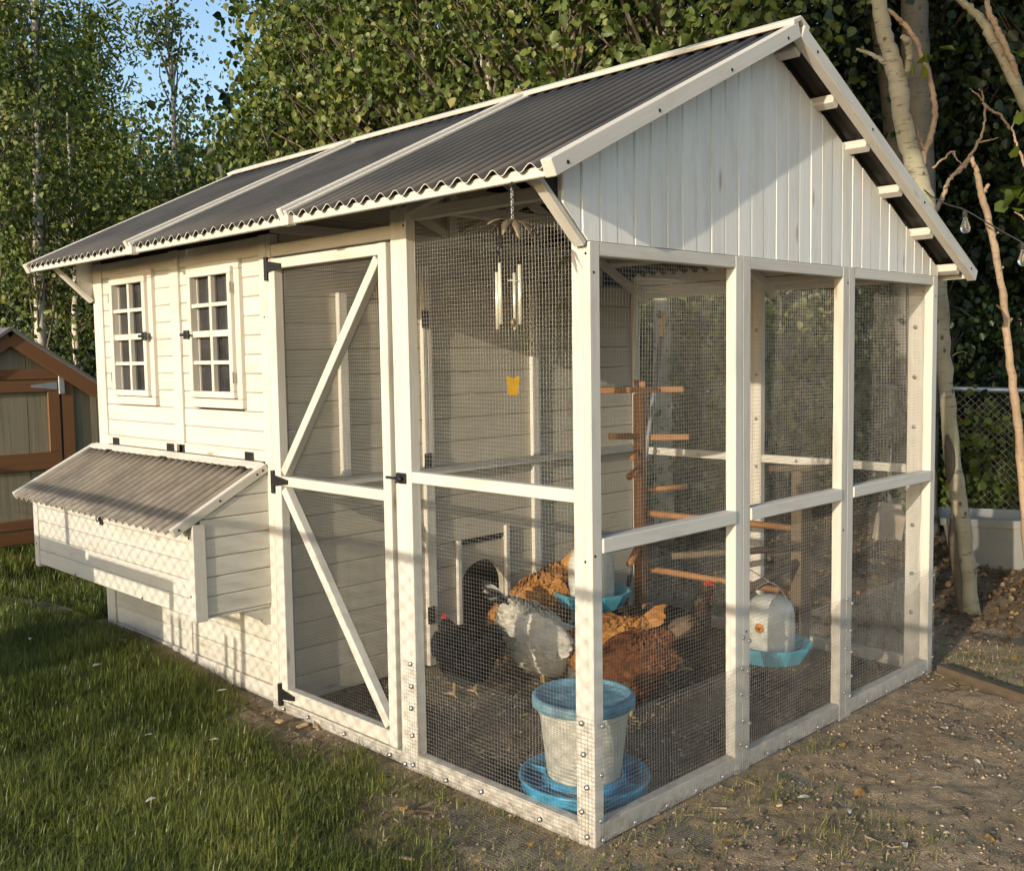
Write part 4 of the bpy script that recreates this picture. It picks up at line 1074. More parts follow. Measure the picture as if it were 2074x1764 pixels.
tubes("branch", [limb([(1862, 1190, 6.6), (1878, 800, 6.6), (1888, 470, 6.6), (1898, 425, 6.6), (1912, 390, 6.6), (1925, 362, 6.6), (1945, 340, 6.6), (1968, 312, 6.6), (1982, 285, 6.6), (1992, 262, 6.6), (1995, 225, 6.6), (1990, 195, 6.6), (1984, 180, 6.6)], [0.026, 0.022, 0.016, 0.015, 0.015, 0.013, 0.011, 0.010, 0.009, 0.008, 0.007, 0.006, 0.003], 7), limb([(1980, 290, 6.6), (2000, 285, 6.6), (2022, 280, 6.58)], [0.007, 0.006, 0.003], 6), limb([(1966, 315, 6.6), (1958, 330, 6.6), (1945, 345, 6.6), (1940, 352, 6.6)], [0.013, 0.015, 0.013, 0.006], 6), limb([(1990, 205, 6.6), (1978, 190, 6.6), (1965, 182, 6.6)], [0.006, 0.005, 0.003], 6), limb([(1992, 210, 6.6), (2005, 222, 6.6), (2030, 238, 6.6), (2045, 262, 6.6)], [0.008, 0.009, 0.009, 0.008], 6)], M['twig'], dead)
b6 = at(2190, 1200, 6.2)
over = thing("leaning_birch", (b6.x, b6.y, 0.05), "bare twin limb slanting across the top right corner", "tree")
tubes("trunk", [limb([(2190, 1200, 6.2), (2160, 600, 6.2), (2120, 300, 6.2), (2074, 205, 6.2), (2040, 135, 6.2), (2005, 72, 6.2), (1985, 38, 6.2), (1950, 5, 6.2), (1915, -30, 6.2)], [0.05, 0.045, 0.038, 0.034, 0.031, 0.029, 0.024, 0.021, 0.015], 10)], M['birch'], over)
tubes("limb", [limb([(2064, 172, 6.2), (2050, 128, 6.15), (2034, 90, 6.15), (2018, 55, 6.15), (2004, 25, 6.15), (1998, -20, 6.15)], [0.02, 0.018, 0.018, 0.018, 0.018, 0.014], 9)], M['twig'], over)
tubes("branch", [limb([(2130, 320, 6.2), (2085, 345, 6.2), (2062, 300, 6.2), (2052, 262, 6.2), (2060, 225, 6.2)], [0.012, 0.010, 0.008, 0.006, 0.004], 6), limb([(2140, 470, 6.0), (2100, 460, 6.0), (2070, 440, 6.0), (2056, 430, 6.0)], [0.01, 0.008, 0.006, 0.004], 6)], M['twig'], over)
lp = [(2040, 408), (2055, 400), (2066, 405), (2048, 420), (2070, 392), (2060, 415), (2074, 380), (2066, 110), (2078, 96), (2060, 318), (2058, 200), (2052, 250), (2076, 300)]
leaf_cloud("crown", np.array([list(at(x, y, 6.0)) for x, y in lp]), 0.10, M['leaf_y'], over, 0.45, 0.2, None, 8)

# ------------------------------------------------------------------ string lights
SL = thing("string_lights", at(1960, 430, 5.9), "black string of clear bulbs sagging across the trees on the right", "string lights")
cab_pts = [(1872, 385, 6.25), (1890, 400, 6.1), (1920, 415, 6.0), (1953, 425, 5.9), (2000, 452, 5.8), (2050, 480, 5.75), (2090, 500, 5.7), (2160, 520, 5.65), (2186, 508, 6.12)]
tubes("cable", [(catmull([at(*c) for c in cab_pts], 5), 0.0042, 6)], M['string'], SL)
bulb = lathe_me("bulb", [(0.0, -0.095), (0.012, -0.093), (0.024, -0.082), (0.0285, -0.068), (0.026, -0.052), (0.018, -0.030), (0.012, -0.012), (0.011, 0.0)], 14, M['glass'])
cap_ = lathe_me("bulb_cap", [(0.0125, -0.002), (0.0145, 0.004), (0.0145, 0.030), (0.009, 0.036), (0.0, 0.036)], 10, M['string'])
fil = lathe_me("filament", [(0.001, -0.02), (0.003, -0.03), (0.003, -0.06), (0.001, -0.065)], 6, M['beak'])
for px_, py_, d_ in ((1955, 426, 5.9), (2072, 491, 5.72)):
    p = at(px_, py_, d_); mw = Matrix.Translation(p - Vector((0, 0, 0.038))) @ Matrix.Rotation(0.12, 4, 'X')
    o = obj("bulb", bulb, SL, mw); obj("bulb_cap", cap_, SL, mw); obj("filament", fil, SL, mw)

# ------------------------------------------------------------------ the shed on the left
shed = thing("garden_shed", (-8.2, 0.5, 0), "small garden shed with olive siding and brown trim behind the nest box", "shed")
SX = -7.2
Y0, Y1 = -0.75, 2.02
pk = (0.64, 1.90)
shz = lambda y: pk[1] - abs(y - pk[0]) * 0.665
V = [(SX - 0.02, Y0, 0.05), (SX - 0.02, Y1, 0.05), (SX - 0.02, Y1, shz(Y1) - 0.06), (SX - 0.02, pk[0], pk[1] - 0.06), (SX - 0.02, Y0, shz(Y0) - 0.06)]
V += [(-9.6, y, z) for x, y, z in V]
obj("shed_wall", mesh_py("shed_wall", V, [[0, 1, 2, 3, 4], [9, 8, 7, 6, 5], [0, 5, 6, 1], [1, 6, 7, 2], [4, 3, 8, 9], [3, 2, 7, 8], [0, 4, 9, 5]], M['siding']), shed)
y = Y0
while y < Y1 - 0.02:                                                 # upright siding boards
    y1 = min(y + 0.305, Y1)
    zt = min(shz(y + 0.004), shz(y1 - 0.004)) - 0.03
    q = [(y + 0.003, shz(y) - 0.06), (y1 - 0.003, shz(y1) - 0.06)]
    if q[0][0] < pk[0] < q[1][0]: q.insert(1, (pk[0], pk[1] - 0.06))
    poly = [(q[0][0], 0.04), (q[-1][0], 0.04)] + q[::-1]
    n = len(poly)
    mw = Matrix.Translation(Vector((SX, y + 0.15, 1.0))) @ Matrix(((0, 0, 1), (0, 1, 0), (-1, 0, 0))).to_4x4(); inv = mw.inverted()
    Vv = [(SX, a, b_) for a, b_ in poly] + [(SX - 0.018, a, b_) for a, b_ in poly]
    obj("siding_board", mesh_py("siding_board", [inv @ Vector(v) for v in Vv], [list(range(n))] + [[k, k + n, (k + 1) % n + n, (k + 1) % n] for k in range(n)], M['siding']), shed, mw)
    y += 0.305
def bs(n, *a, **k): return box(n, *a, M['redwood'], shed, **k)
beam("barge_trim", (SX + 0.06, pk[0] + 0.0, pk[1] - 0.045), (SX + 0.06, Y1 + 0.15, shz(Y1 + 0.15) - 0.045), 0.03, 0.12, M['redwood'], shed, side=(1, 0, 0))
beam("barge_trim", (SX + 0.06, pk[0] - 0.0, pk[1] - 0.045), (SX + 0.06, Y0 - 0.15, shz(Y0 - 0.15) - 0.045), 0.029, 0.12, M['redwood'], shed, side=(1, 0, 0))
for sgn, ye in ((1, Y1 + 0.2), (-1, Y0 - 0.2)):
    a0 = Vector((-8.4, pk[0], pk[1] + 0.035)); a1 = Vector((-8.4, ye, shz(ye) + 0.035))
    beam("shingle_slope", a0, a1, 2.62, 0.03, M['shingle'], shed, side=(1, 0, 0))
bs("head_trim", SX + 0.001, SX + 0.03, Y0, 1.20, 1.495, 1.585)
bs("base_trim", SX + 0.001, SX + 0.028, Y0, 1.6, 0.06, 0.17)
sd = sub("shed_door", (SX, 0.3, 0.2), shed)
for a in ((-0.30, 1.04, 1.385, 1.485), (-0.30, 1.04, 0.70, 0.85), (-0.30, 1.04, 0.19, 0.27)): box("door_trim", SX + 0.002, SX + 0.035, a[0], a[1], a[2], a[3], M['redwood'], sd)
for a in ((0.94, 1.04, 0.851, 1.384), (0.94, 1.04, 0.271, 0.699), (-0.30, -0.20, 0.271, 0.699), (-0.30, -0.20, 0.851, 1.384)): box("door_trim", SX + 0.002, SX + 0.035, a[0], a[1], a[2], a[3], M['redwood'], sd)
bs("jamb_trim", SX + 0.001, SX + 0.03, 1.06, 1.165, 0.171, 1.494); bs("jamb_trim", SX + 0.001, SX + 0.03, -0.42, -0.315, 0.171, 1.494)
V = [(SX + 0.037, 1.02, 1.40), (SX + 0.037, 1.02, 1.47), (SX + 0.037, 0.80, 1.445), (SX + 0.037, 0.80, 1.425)]
V += [(x + 0.006, y, z) for x, y, z in V]
obj("hinge_strap", mesh_py("hinge_strap", V, [[3, 2, 1, 0], [4, 5, 6, 7], [0, 1, 5, 4], [1, 2, 6, 5], [2, 3, 7, 6], [3, 0, 4, 7]], M['pipe']), sd)
box("hinge_plate", SX + 0.036, SX + 0.044, 1.035, 1.085, 1.36, 1.52, M['pipe'], sd, c=0.002)

# ------------------------------------------------------------------ tub, timber, stones on the right
tub = thing("plastic_tub", (-0.55, 5.3, 0.05), "cloudy plastic storage tub lying behind the leaning birch", "tub")
def frustum(name, c, half0, half1, z0, z1, mat, parent, th=0.012, rot=0.0, rim=True):
    ca, sa = math.cos(rot), math.sin(rot)
    def ringp(hx, hy, z, rr=0.05, n=5):
        out = []
        for sx, sy, a0 in ((1, 1, 0), (-1, 1, 90), (-1, -1, 180), (1, -1, 270)):
            for k in range(n):
                a = math.radians(a0 + 90 * k / (n - 1))
                x = sx * (hx - rr) + rr * math.cos(a); y = sy * (hy - rr) + rr * math.sin(a)
                out.append((c[0] + x * ca - y * sa, c[1] + x * sa + y * ca, z))
        return out
    prof = [(0.0, z0), (0.0, z0), (1.0, z1)]
    rings = [ringp(half0[0], half0[1], z0), ringp(half1[0], half1[1], z1 - 0.06), ringp(half1[0] + 0.02, half1[1] + 0.02, z1 - 0.055), ringp(half1[0] + 0.025, half1[1] + 0.025, z1), ringp(half1[0] + 0.005, half1[1] + 0.005, z1), ringp(half1[0] - th, half1[1] - th, z1 - 0.06), ringp(half0[0] - th, half0[1] - th, z0 + th)]
    V = sum(rings, []); m_ = len(rings[0]); F = []
    for i in range(len(rings) - 1):
        for k in range(m_): F.append([i * m_ + k, i * m_ + (k + 1) % m_, (i + 1) * m_ + (k + 1) % m_, (i + 1) * m_ + k])
    F.append(list(range(m_))[::-1]); F.append([6 * m_ + k for k in range(m_)])
    return obj(name, mesh_py(name, V, F, mat), parent)
frustum("tub_body", (-0.50, 5.22), (0.43, 0.22), (0.50, 0.26), 0.07, 0.44, M['tub'], tub, rot=0.42)
beam("timber_edging", (0.04, 2.63, 0.0), (1.5, 2.05, 0.005), 0.05, 0.085, M['oldwood'], None, side=(0.37, 0.93, 0), label="weathered dark timber lying on the soil beyond the coop's far corner", cat="timber")
p = at(1795, 1062, 8.3)
beam("stone_block", p + Vector((0, 0, -0.17)), p + Vector((0.05, 0.02, 0.17)), 0.22, 0.09, M['stone'], None, side=(0.7, 0.7, 0), c=0.012, label="pale upright stone block seen through the third gable bay", cat="stone")

# ------------------------------------------------------------------ inside the run: perches, tool, feeders
def dowel(p0, p1, r=0.019): return ([p0, p1], r, 12)
def stand(name, loc, label, h, w, d, arms, mat):
    t = thing(name, loc, label, "perch")
    x, y, z = loc
    box("upright", x - d / 2, x + d / 2, y - w / 2, y + w / 2, -0.01, h, mat, t)
    for a in arms:
        if a[0] == 'b': beam("crossbar", Vector(loc) + Vector(a[1]), Vector(loc) + Vector(a[2]), 0.032, 0.028, mat, t, side=(0, 0, 1))
        else: tubes("perch_dowel", [dowel(Vector(loc) + Vector(a[1]), Vector(loc) + Vector(a[2]), a[3])], mat, t)
    return t
stand("perch_stand", (-1.35, 1.95, 0), "taller orange-brown wooden perch stand near the house wall", 1.42, 0.038, 0.062, [
    ('d', (0.02, -0.02, 0.30), (0.24, -0.24, 0.27), 0.016), ('d', (-0.02, 0.02, 0.88), (0.16, 0.22, 0.90), 0.016), ('d', (0.0, -0.02, 1.10), (0.13, -0.22, 1.09), 0.015),
    ('b', (-0.17, -0.17, 1.44), (0.17, 0.17, 1.44)), ('b', (0.12, -0.12, 1.475), (-0.10, 0.10, 1.475)),
    ('b', (-0.02, -0.23, 1.20), (0.0, 0.0, 1.185)), ('b', (0.05, 0.03, 1.18), (0.20, 0.18, 1.18)),
    ('d', (0.08, -0.19, 0.985), (0.0, 0.03, 1.02), 0.019), ('d', (0.04, 0.02, 0.76), (0.77, 0.31, 0.72), 0.018),
    ('d', (0.12, -0.24, 0.53), (-0.02, 0.04, 0.60), 0.020), ('d', (0.04, 0.02, 0.45), (0.77, 0.31, 0.38), 0.018), ('b', (-0.03, -0.03, 0.50), (-0.03, -0.03, 0.42))], M['perch'])
stand("perch_stand", (-0.55, 2.28, 0), "shorter dark brown perch stand behind the second gable post", 1.02, 0.10, 0.06, [
    ('b', (-0.12, -0.12, 1.035), (0.16, 0.16, 1.035)), ('d', (-0.02, -0.05, 0.62), (-0.42, -0.55, 0.60), 0.018),
    ('d', (0.0, 0.0, 0.55), (0.02, -0.66, 0.47), 0.022), ('d', (0.0, -0.05, 0.30), (0.10, -0.55, 0.27), 0.018)], M['oldwood'])
rk = thing("garden_rake", (-1.80, 2.45, 0), "grey-handled garden rake with wooden tip leaning in the back corner", "rake")
tubes("handle", [([(-1.83, 2.40, 0.04), (-1.63, 2.52, 1.74)], 0.0145, 10)], M['handle'], rk)
tubes("handle_tip", [([(-1.63, 2.52, 1.741), (-1.613, 2.53, 1.885)], [0.015, 0.0135], 10)], M['chip'], rk)
tubes("rake_head", [([(-2.0 + 0.28, 2.36, 0.03), (-1.83, 2.40, 0.04), (-1.92, 2.44, 0.03)], 0.008, 6)] + [([(-1.73 - 0.02 * k, 2.365 + 0.008 * k, 0.03), (-1.735 - 0.02 * k, 2.32 + 0.008 * k, 0.0)], 0.003, 5) for k in range(9)], M['black'], rk)

fd = thing("bucket_feeder", (-0.23, 0.29, 0), "white bucket feeder with blue lid and blue tray in the near corner", "feeder")
T = Matrix.Translation(Vector((-0.28, 0.265, 0.0))) @ Matrix.Diagonal(Vector((1.12, 1.12, 1.02, 1.0)))
obj("tray", lathe_me("tray", [(0.0, 0.012), (0.19, 0.012), (0.205, 0.03), (0.212, 0.085), (0.217, 0.09), (0.217, 0.098), (0.205, 0.098), (0.198, 0.05), (0.15, 0.04), (0.14, 0.075), (0.132, 0.10), (0.125, 0.10)], 40, M['blue']), fd, T)
obj("bucket", lathe_me("bucket", [(0.118, 0.095), (0.122, 0.10), (0.145, 0.32), (0.151, 0.33), (0.153, 0.345), (0.156, 0.36), (0.158, 0.375)], 40, M['milky']), fd, T)
obj("lid", lathe_me("lid", [(0.166, 0.352), (0.170, 0.356), (0.170, 0.385), (0.164, 0.392), (0.152, 0.390), (0.148, 0.383), (0.09, 0.384), (0.0, 0.388)], 40, M['dustblue']), fd, T)
for k in range(6):
    a = k * math.pi / 3 + 0.3
    beam("tray_divider", Vector((-0.28, 0.265, 0.064)) + Vector((math.cos(a), math.sin(a), 0)) * 0.152, Vector((-0.28, 0.265, 0.068)) + Vector((math.cos(a), math.sin(a), 0)) * 0.231, 0.008, 0.05, M['blue'], fd, side=(-math.sin(a), math.cos(a), 0), c=0.002)

def ribbed(name, prof, seg, mat):
    me = lathe_me(name, prof, seg, mat)
    for v in me.vertices:
        k = v.index % seg
        if v.co.z < 0.21 and k % 3 == 0: v.co.x *= 0.965; v.co.y *= 0.965
    return me
def waterer(name, label, loc, s, trayc, wire_top, badge=False):
    t = thing(name, loc, label, "waterer")
    T = Matrix.Translation(Vector(loc)) @ Matrix.Scale(s, 4)
    obj("tray", lathe_me("tray", [(0.0, 0.0), (0.09, 0.0), (0.14, 0.012), (0.178, 0.07), (0.184, 0.084), (0.176, 0.086), (0.140, 0.034), (0.112, 0.03), (0.105, 0.05), (0.10, 0.05)], 12, trayc, False), t, T)
    obj("jug", ribbed("jug", [(0.103, 0.03), (0.106, 0.04), (0.106, 0.20), (0.100, 0.235), (0.086, 0.262), (0.06, 0.280), (0.03, 0.288), (0.0, 0.29)], 36, M['milky']), t, T)
    c = Vector(loc)
    tubes("bail_wire", [(catmull([c + Vector((-0.104 * s, 0, 0.2 * s)), c + Vector((-0.07 * s, 0, 0.30 * s)), c + Vector((0, 0, 0.345 * s)), c + Vector((0.07 * s, 0, 0.30 * s)), c + Vector((0.104 * s, 0, 0.2 * s))], 5), 0.0022, 5), ([c + Vector((0, 0, 0.345 * s)), Vector(wire_top)], 0.002, 5)], M['wire'], t)
    if badge:
        n = (CAM - c).normalized(); n.z = 0; n.normalize()
        side = Vector((-n.y, n.x, 0))
        n2 = (n - side * 0.45).normalized()
        q = Vector((0, 0, 1)).rotation_difference(n2)
        mw = Matrix.Translation(c + n2 * 0.1062 * s + Vector((0, 0, 0.165 * s))) @ q.to_matrix().to_4x4()
        obj("badge", lathe_me("badge", [(0.0, 0.003), (0.020, 0.0028), (0.021, 0.0)], 18, M['dryorange']), t, mw)
        obj("badge_mark", mesh_py("badge_mark", [(-0.012, 0.004, 0.0036), (-0.002, 0.001, 0.0036), (0.011, 0.009, 0.0036), (0.004, -0.002, 0.0036), (0.003, -0.012, 0.0036), (-0.004, -0.004, 0.0036)], [[0, 1, 2, 3, 4, 5]], M['black']), t, mw)
    return t
M['dryorange'] = plain('orange_badge', (0.62, 0.24, 0.02), 0.5)
waterer("hanging_waterer", "white domed waterer with pale blue tray hanging in the middle gable bay", (-0.17, 1.36, 0.30), 1.0, M['blue2'], (-0.53, 1.62, 0.66), True)
waterer("hanging_waterer", "white waterer with blue tray partly hidden behind the near corner post", (-1.36, 1.55, 0.30), 1.15, M['blue2'], (-1.33, 1.74, 0.72))

# ------------------------------------------------------------------ hens
def hen(name, label, loc, heading, mat, scale=1.0, neck=None, tail_mat=None, hackle_mat=None, tilt=0.0, seed=0, tail_up=0.9, comb=True):
    r = np.random.default_rng(seed)
    root = thing(name, loc, label, "hen", "hens in the run")
    MW = Matrix.Translation(Vector(loc)) @ Matrix.Rotation(heading, 4, 'Z') @ Matrix.Scale(scale, 4)
    body = [(-0.215, 0.335, 0.012, 0.012), (-0.185, 0.315, 0.040, 0.045), (-0.145, 0.285, 0.075, 0.085), (-0.085, 0.250, 0.105, 0.118), (-0.015, 0.228, 0.120, 0.130), (0.055, 0.225, 0.114, 0.124), (0.112, 0.245, 0.088, 0.100)]
    neck = neck or [(0.145, 0.290, 0.060, 0.068), (0.160, 0.340, 0.042, 0.046), (0.168, 0.385, 0.034, 0.036), (0.185, 0.418, 0.034, 0.034), (0.212, 0.425, 0.028, 0.026), (0.234, 0.418, 0.010, 0.010)]
    C = np.array(body + neck); C[:, 1] -= 0.035
    tl = tilt
    piv = np.array([0.0, 0.2])
    if tl:
        ca, sa = math.cos(tl), math.sin(tl); nb = len(body)
        xy = C[:, :2] - piv; C[:, 0] = piv[0] + xy[:, 0] * ca + xy[:, 1] * sa; C[:, 1] = piv[1] - xy[:, 0] * sa + xy[:, 1] * ca
    S_ = catmull([(c[0], c[1], 0) for c in C], 3); wr = catmull([(c[2], c[3], 0) for c in C], 3)
    n = len(S_); seg = 18
    Tn = np.gradient(S_[:, :2], axis=0); Tn /= np.linalg.norm(Tn, axis=1)[:, None] + 1e-9
    V = []; 
    for i in range(n):
        nx_, nz_ = -Tn[i, 1], Tn[i, 0]
        for k in range(seg):
            a = 2 * math.pi * k / seg
            w_, h_ = max(wr[i, 0], 0.004), max(wr[i, 1], 0.004)
            f = 1 + 0.02 * r.normal()
            V.append((S_[i, 0] + nx_ * h_ * math.sin(a) * f, w_ * math.cos(a) * f, S_[i, 1] + nz_ * h_ * math.sin(a) * f))
    F = [[i * seg + k, i * seg + (k + 1) % seg, (i + 1) * seg + (k + 1) % seg, (i + 1) * seg + k] for i in range(n - 1) for k in range(seg)]
    V = np.array(V); me = mesh_np("body", V, F, mat, True, np.clip(0.45 + 0.2 * r.normal(size=len(V)), 0, 1))
    bo = obj("body", me, root, MW)
    # plumage: small overlapping feathers that lie back along the body
    def feathers(nm, cnt, i0, i1, ln, m_, lift=0.16, wd=0.36):
        ii = r.integers(i0, i1, cnt); kk = r.random(cnt) * 2 * math.pi
        nx_, nz_ = -Tn[ii, 1], Tn[ii, 0]
        w_, h_ = wr[ii, 0], wr[ii, 1]
        nor = np.stack([nx_ * np.sin(kk), np.cos(kk), nz_ * np.sin(kk)], 1)
        pos = np.stack([S_[ii, 0] + nx_ * h_ * np.sin(kk), w_ * np.cos(kk), S_[ii, 1] + nz_ * h_ * np.sin(kk)], 1)
        back = -np.stack([Tn[ii, 0], np.zeros(cnt), Tn[ii, 1]], 1)
        t = back + lift * nor + 0.12 * r.normal(size=(cnt, 3)); t[:, 2] -= 0.12
        t /= np.linalg.norm(t, axis=1)[:, None]
        nn = nor - t * (nor * t).sum(1)[:, None]; nn /= np.linalg.norm(nn, axis=1)[:, None] + 1e-9
        s = np.cross(t, nn); L = ln * r.uniform(0.6, 1.3, cnt)
        base = np.array([(0, 0, 0), (0.8, 0.25, 0), (1.0, 0.65, 0), (0, 1.0, 0.02), (-1.0, 0.65, 0), (-0.8, 0.25, 0)])
        VV = pos[:, None] + L[:, None, None] * (base[None, :, 0:1] * wd * s[:, None] + base[None, :, 1:2] * t[:, None] + base[None, :, 2:3] * nn[:, None])
        q = np.array([[0, 1, 2, 3], [0, 3, 4, 5]])
        FF = (np.arange(cnt)[:, None, None] * 6 + q).reshape(-1, 4)
        obj(nm, mesh_np(nm, VV.reshape(-1, 3), FF, m_, False, np.repeat(r.beta(2.5, 2.5, cnt), 6)), root, MW, kind="stuff")
    nb = (len(body)) * 3
    feathers("plumage", 1700, 2, nb - 1, 0.027, mat, 0.09)
    feathers("hackle", 520, nb - 3, n - 8, 0.026, hackle_mat or mat, 0.12, 0.22)
    # wings
    for sgn in (-1, 1):
        W_ = []; 
        for i in range(9):
            u = i / 8
            x = 0.085 - 0.27 * u; z = 0.265 + 0.015 * u + 0.03 * math.sin(u * 3); hh = 0.062 * math.sin(math.pi * min(1, 0.18 + 0.80 * u)) ** 0.7
            yw = sgn * (0.113 + 0.016 * math.sin(math.pi * u) - 0.075 * max(0, u - 0.45))
            for k in range(5):
                v = (k - 2) / 2
                W_.append((x - 0.01 * abs(v), yw + sgn * 0.012 * (1 - v * v), z + v * hh - 0.03 * u))
        Fw = [[i * 5 + k, i * 5 + k + 1, (i + 1) * 5 + k + 1, (i + 1) * 5 + k] for i in range(8) for k in range(4)]
        mw2 = MW @ Matrix.Translation(Vector((0, 0, 0.165))) @ Matrix.Rotation(tl, 4, 'Y') @ Matrix.Translation(Vector((0, 0, -0.2)))
        wo = obj("wing", mesh_np("wing", W_, Fw, mat, True, np.clip(0.35 + 0.25 * r.normal(size=len(W_)), 0, 1)), root, mw2)
        md = wo.modifiers.new("thickness", 'SOLIDIFY'); md.thickness = 0.012; md.offset = 0
        A = np.array(W_).reshape(9, 5, 3); cnt = 190
        u_ = r.uniform(0, 7.6, cnt); v_ = r.uniform(0, 3.99, cnt); iu = u_.astype(int); iv = v_.astype(int)
        pos = A[iu, iv] * (1 - (v_ - iv))[:, None] + A[iu, iv + 1] * (v_ - iv)[:, None]; pos = pos + (A[iu + 1, iv] - A[iu, iv]) * (u_ - iu)[:, None]
        pos[:, 1] += sgn * 0.009
        t = np.stack([-np.ones(cnt), sgn * r.uniform(0.0, 0.16, cnt), r.uniform(-0.35, 0.05, cnt)], 1); t /= np.linalg.norm(t, axis=1)[:, None]
        nn = np.tile([0.1, sgn * 1.0, 0.15], (cnt, 1)); nn = nn - t * (nn * t).sum(1)[:, None]; nn /= np.linalg.norm(nn, axis=1)[:, None]
        s__ = np.cross(t, nn); L = 0.042 * r.uniform(0.6, 1.3, cnt)
        bs_ = np.array([(0, 0, 0), (0.8, 0.25, 0), (1.0, 0.65, 0), (0, 1.0, 0.02), (-1.0, 0.65, 0), (-0.8, 0.25, 0)])
        VV = pos[:, None] + L[:, None, None] * (bs_[None, :, 0:1] * 0.33 * s__[:, None] + bs_[None, :, 1:2] * t[:, None] + bs_[None, :, 2:3] * nn[:, None])
        FF = (np.arange(cnt)[:, None, None] * 6 + np.array([[0, 1, 2, 3], [0, 3, 4, 5]])).reshape(-1, 4)
        obj("wing_feathers", mesh_np("wing_feathers", VV.reshape(-1, 3), FF, mat, False, np.repeat(r.beta(1.6, 1.6, cnt), 6)), wo, mw2, kind="stuff")
    # tail fan
    VV = []; FF = []; b = 0; tt = []
    for k in range(13):
        sp = (k - 6) / 6.0
        d = np.array([-0.75, 0.33 * sp, tail_up * (1 - 0.35 * abs(sp))]); d /= np.linalg.norm(d)
        s = np.cross(d, [0, 1, 0]) + np.array([0, 0.9, 0.0]); s -= d * (s @ d); s /= np.linalg.norm(s)
        o0 = np.array([S_[3, 0], 0.02 * sp, S_[3, 1]]); L = 0.155 * r.uniform(0.8, 1.1) * (1 - 0.2 * abs(sp))
        for u, wd in ((0, 0.012), (0.35, 0.022), (0.75, 0.022), (1.0, 0.006)):
            c = o0 + d * L * u + np.array([-0.03 * u * u, 0, -0.025 * u * u])
            VV += [c - s * wd, c + s * wd]; tt += [r.random()] * 2
        FF += [[b + 2 * i, b + 2 * i + 1, b + 2 * i + 3, b + 2 * i + 2] for i in range(3)]; b += 8
    obj("tail", mesh_np("tail", np.array(VV), FF, tail_mat or mat, True, tt), root, MW)
    # head details
    h = S_[-5]; f = np.array([Tn[-3, 0], 0, Tn[-3, 1]]); up = np.array([-Tn[-3, 1], 0, Tn[-3, 0]])
    if up[2] < 0: up = -up
    e = S_[-1]; E3 = np.array([e[0], 0, e[1]]); H3 = np.array([h[0], 0, h[1]])
    bk = [E3 - f * 0.008, E3 + f * 0.010 - up * 0.001, E3 + f * 0.026 - up * 0.009]
    v, ff = tube_arr(bk, [0.010, 0.007, 0.0015], 7); obj("beak", mesh_py("beak", v, ff, M['beak'], True), root, MW)
    if comb:
        P = [(-0.035, 0.020), (-0.038, 0.046), (-0.022, 0.036), (-0.014, 0.056), (-0.002, 0.040), (0.010, 0.054), (0.016, 0.036), (0.026, 0.040), (0.024, 0.018)]
        Vc = [H3 + f * a + up * c_ + np.array([0, s_ * 0.004, 0]) for s_ in (-1, 1) for a, c_ in P]
        m_ = len(P)
        obj("comb", mesh_py("comb", Vc, [list(range(m_)), list(range(m_, 2 * m_))[::-1]] + [[k, (k + 1) % m_, m_ + (k + 1) % m_, m_ + k] for k in range(m_)], M['red']), root, MW)
        for sgn in (-1, 1):
            v, ff = tube_arr([H3 + f * 0.018 - up * 0.018 + np.array([0, sgn * 0.012, 0]), H3 + f * 0.020 - up * 0.036 + np.array([0, sgn * 0.013, 0]), H3 + f * 0.018 - up * 0.046 + np.array([0, sgn * 0.012, 0])], [0.006, 0.010, 0.003], 7)
            obj("wattle", mesh_py("wattle", v, ff, M['red'], True), root, MW)
    for sgn in (-1, 1):
        c = H3 + f * 0.010 + up * 0.006 + np.array([0, sgn * 0.0285, 0])
        v, ff = tube_arr([c - np.array([0, sgn * 0.006, 0]), c, c + np.array([0, sgn * 0.004, 0])], [0.006, 0.0062, 0.003], 8)
        obj("eye", mesh_py("eye", v, ff, M['eye'], True), root, MW)
        y = sgn * 0.05
        sp = [([(-0.005, y, 0.16), (-0.012, y, 0.085), (0.004, y, 0.012)], [0.030, 0.010, 0.0085], 8)]
        for a in (-0.5, 0, 0.5): sp.append(([(0.004, y, 0.010), (0.03 * math.cos(a) + 0.004, y + 0.03 * math.sin(a), 0.010), (0.062 * math.cos(a), y + 0.062 * math.sin(a), 0.003)], [0.007, 0.006, 0.003], 6))
        sp.append(([(0.004, y, 0.010), (-0.028, y, 0.003)], [0.006, 0.003], 6))
        VV = []; FF = []
        for pts, rad, sg in sp:
            v, ff = tube_arr(pts, rad, sg); bb = len(VV); VV += v; FF += [[i + bb for i in q] for q in ff]
        obj("leg", mesh_py("leg", VV, FF, M['beak'], True), root, MW)
    return root
peck = [(0.150, 0.225, 0.066, 0.074), (0.185, 0.175, 0.046, 0.050), (0.205, 0.125, 0.035, 0.037), (0.222, 0.085, 0.034, 0.034), (0.236, 0.060, 0.026, 0.026), (0.246, 0.040, 0.010, 0.010)]
low = [(0.150, 0.262, 0.062, 0.070), (0.190, 0.275, 0.044, 0.048), (0.222, 0.290, 0.035, 0.037), (0.250, 0.295, 0.034, 0.034), (0.276, 0.288, 0.027, 0.026), (0.296, 0.275, 0.010, 0.010)]
RAD = math.radians
hen("hen", "black hen with head low in front of the arched pop hole", (-1.47, 0.74, 0.0), RAD(158), M['h_black'], 1.08, low, seed=1, tail_up=0.5)
hen("hen", "big white hen with black and white tail, rump to the camera", (-1.27, 1.08, 0.0), RAD(52), M['h_white'], 1.17, peck, M['h_pied'], tilt=0.42, seed=2, tail_up=1.3)
hen("hen", "orange buff hen standing beside the pop hole, tail raised", (-1.66, 1.40, 0.0), RAD(222), M['h_buff'], 1.28, peck, tilt=0.55, seed=3, tail_up=1.4)
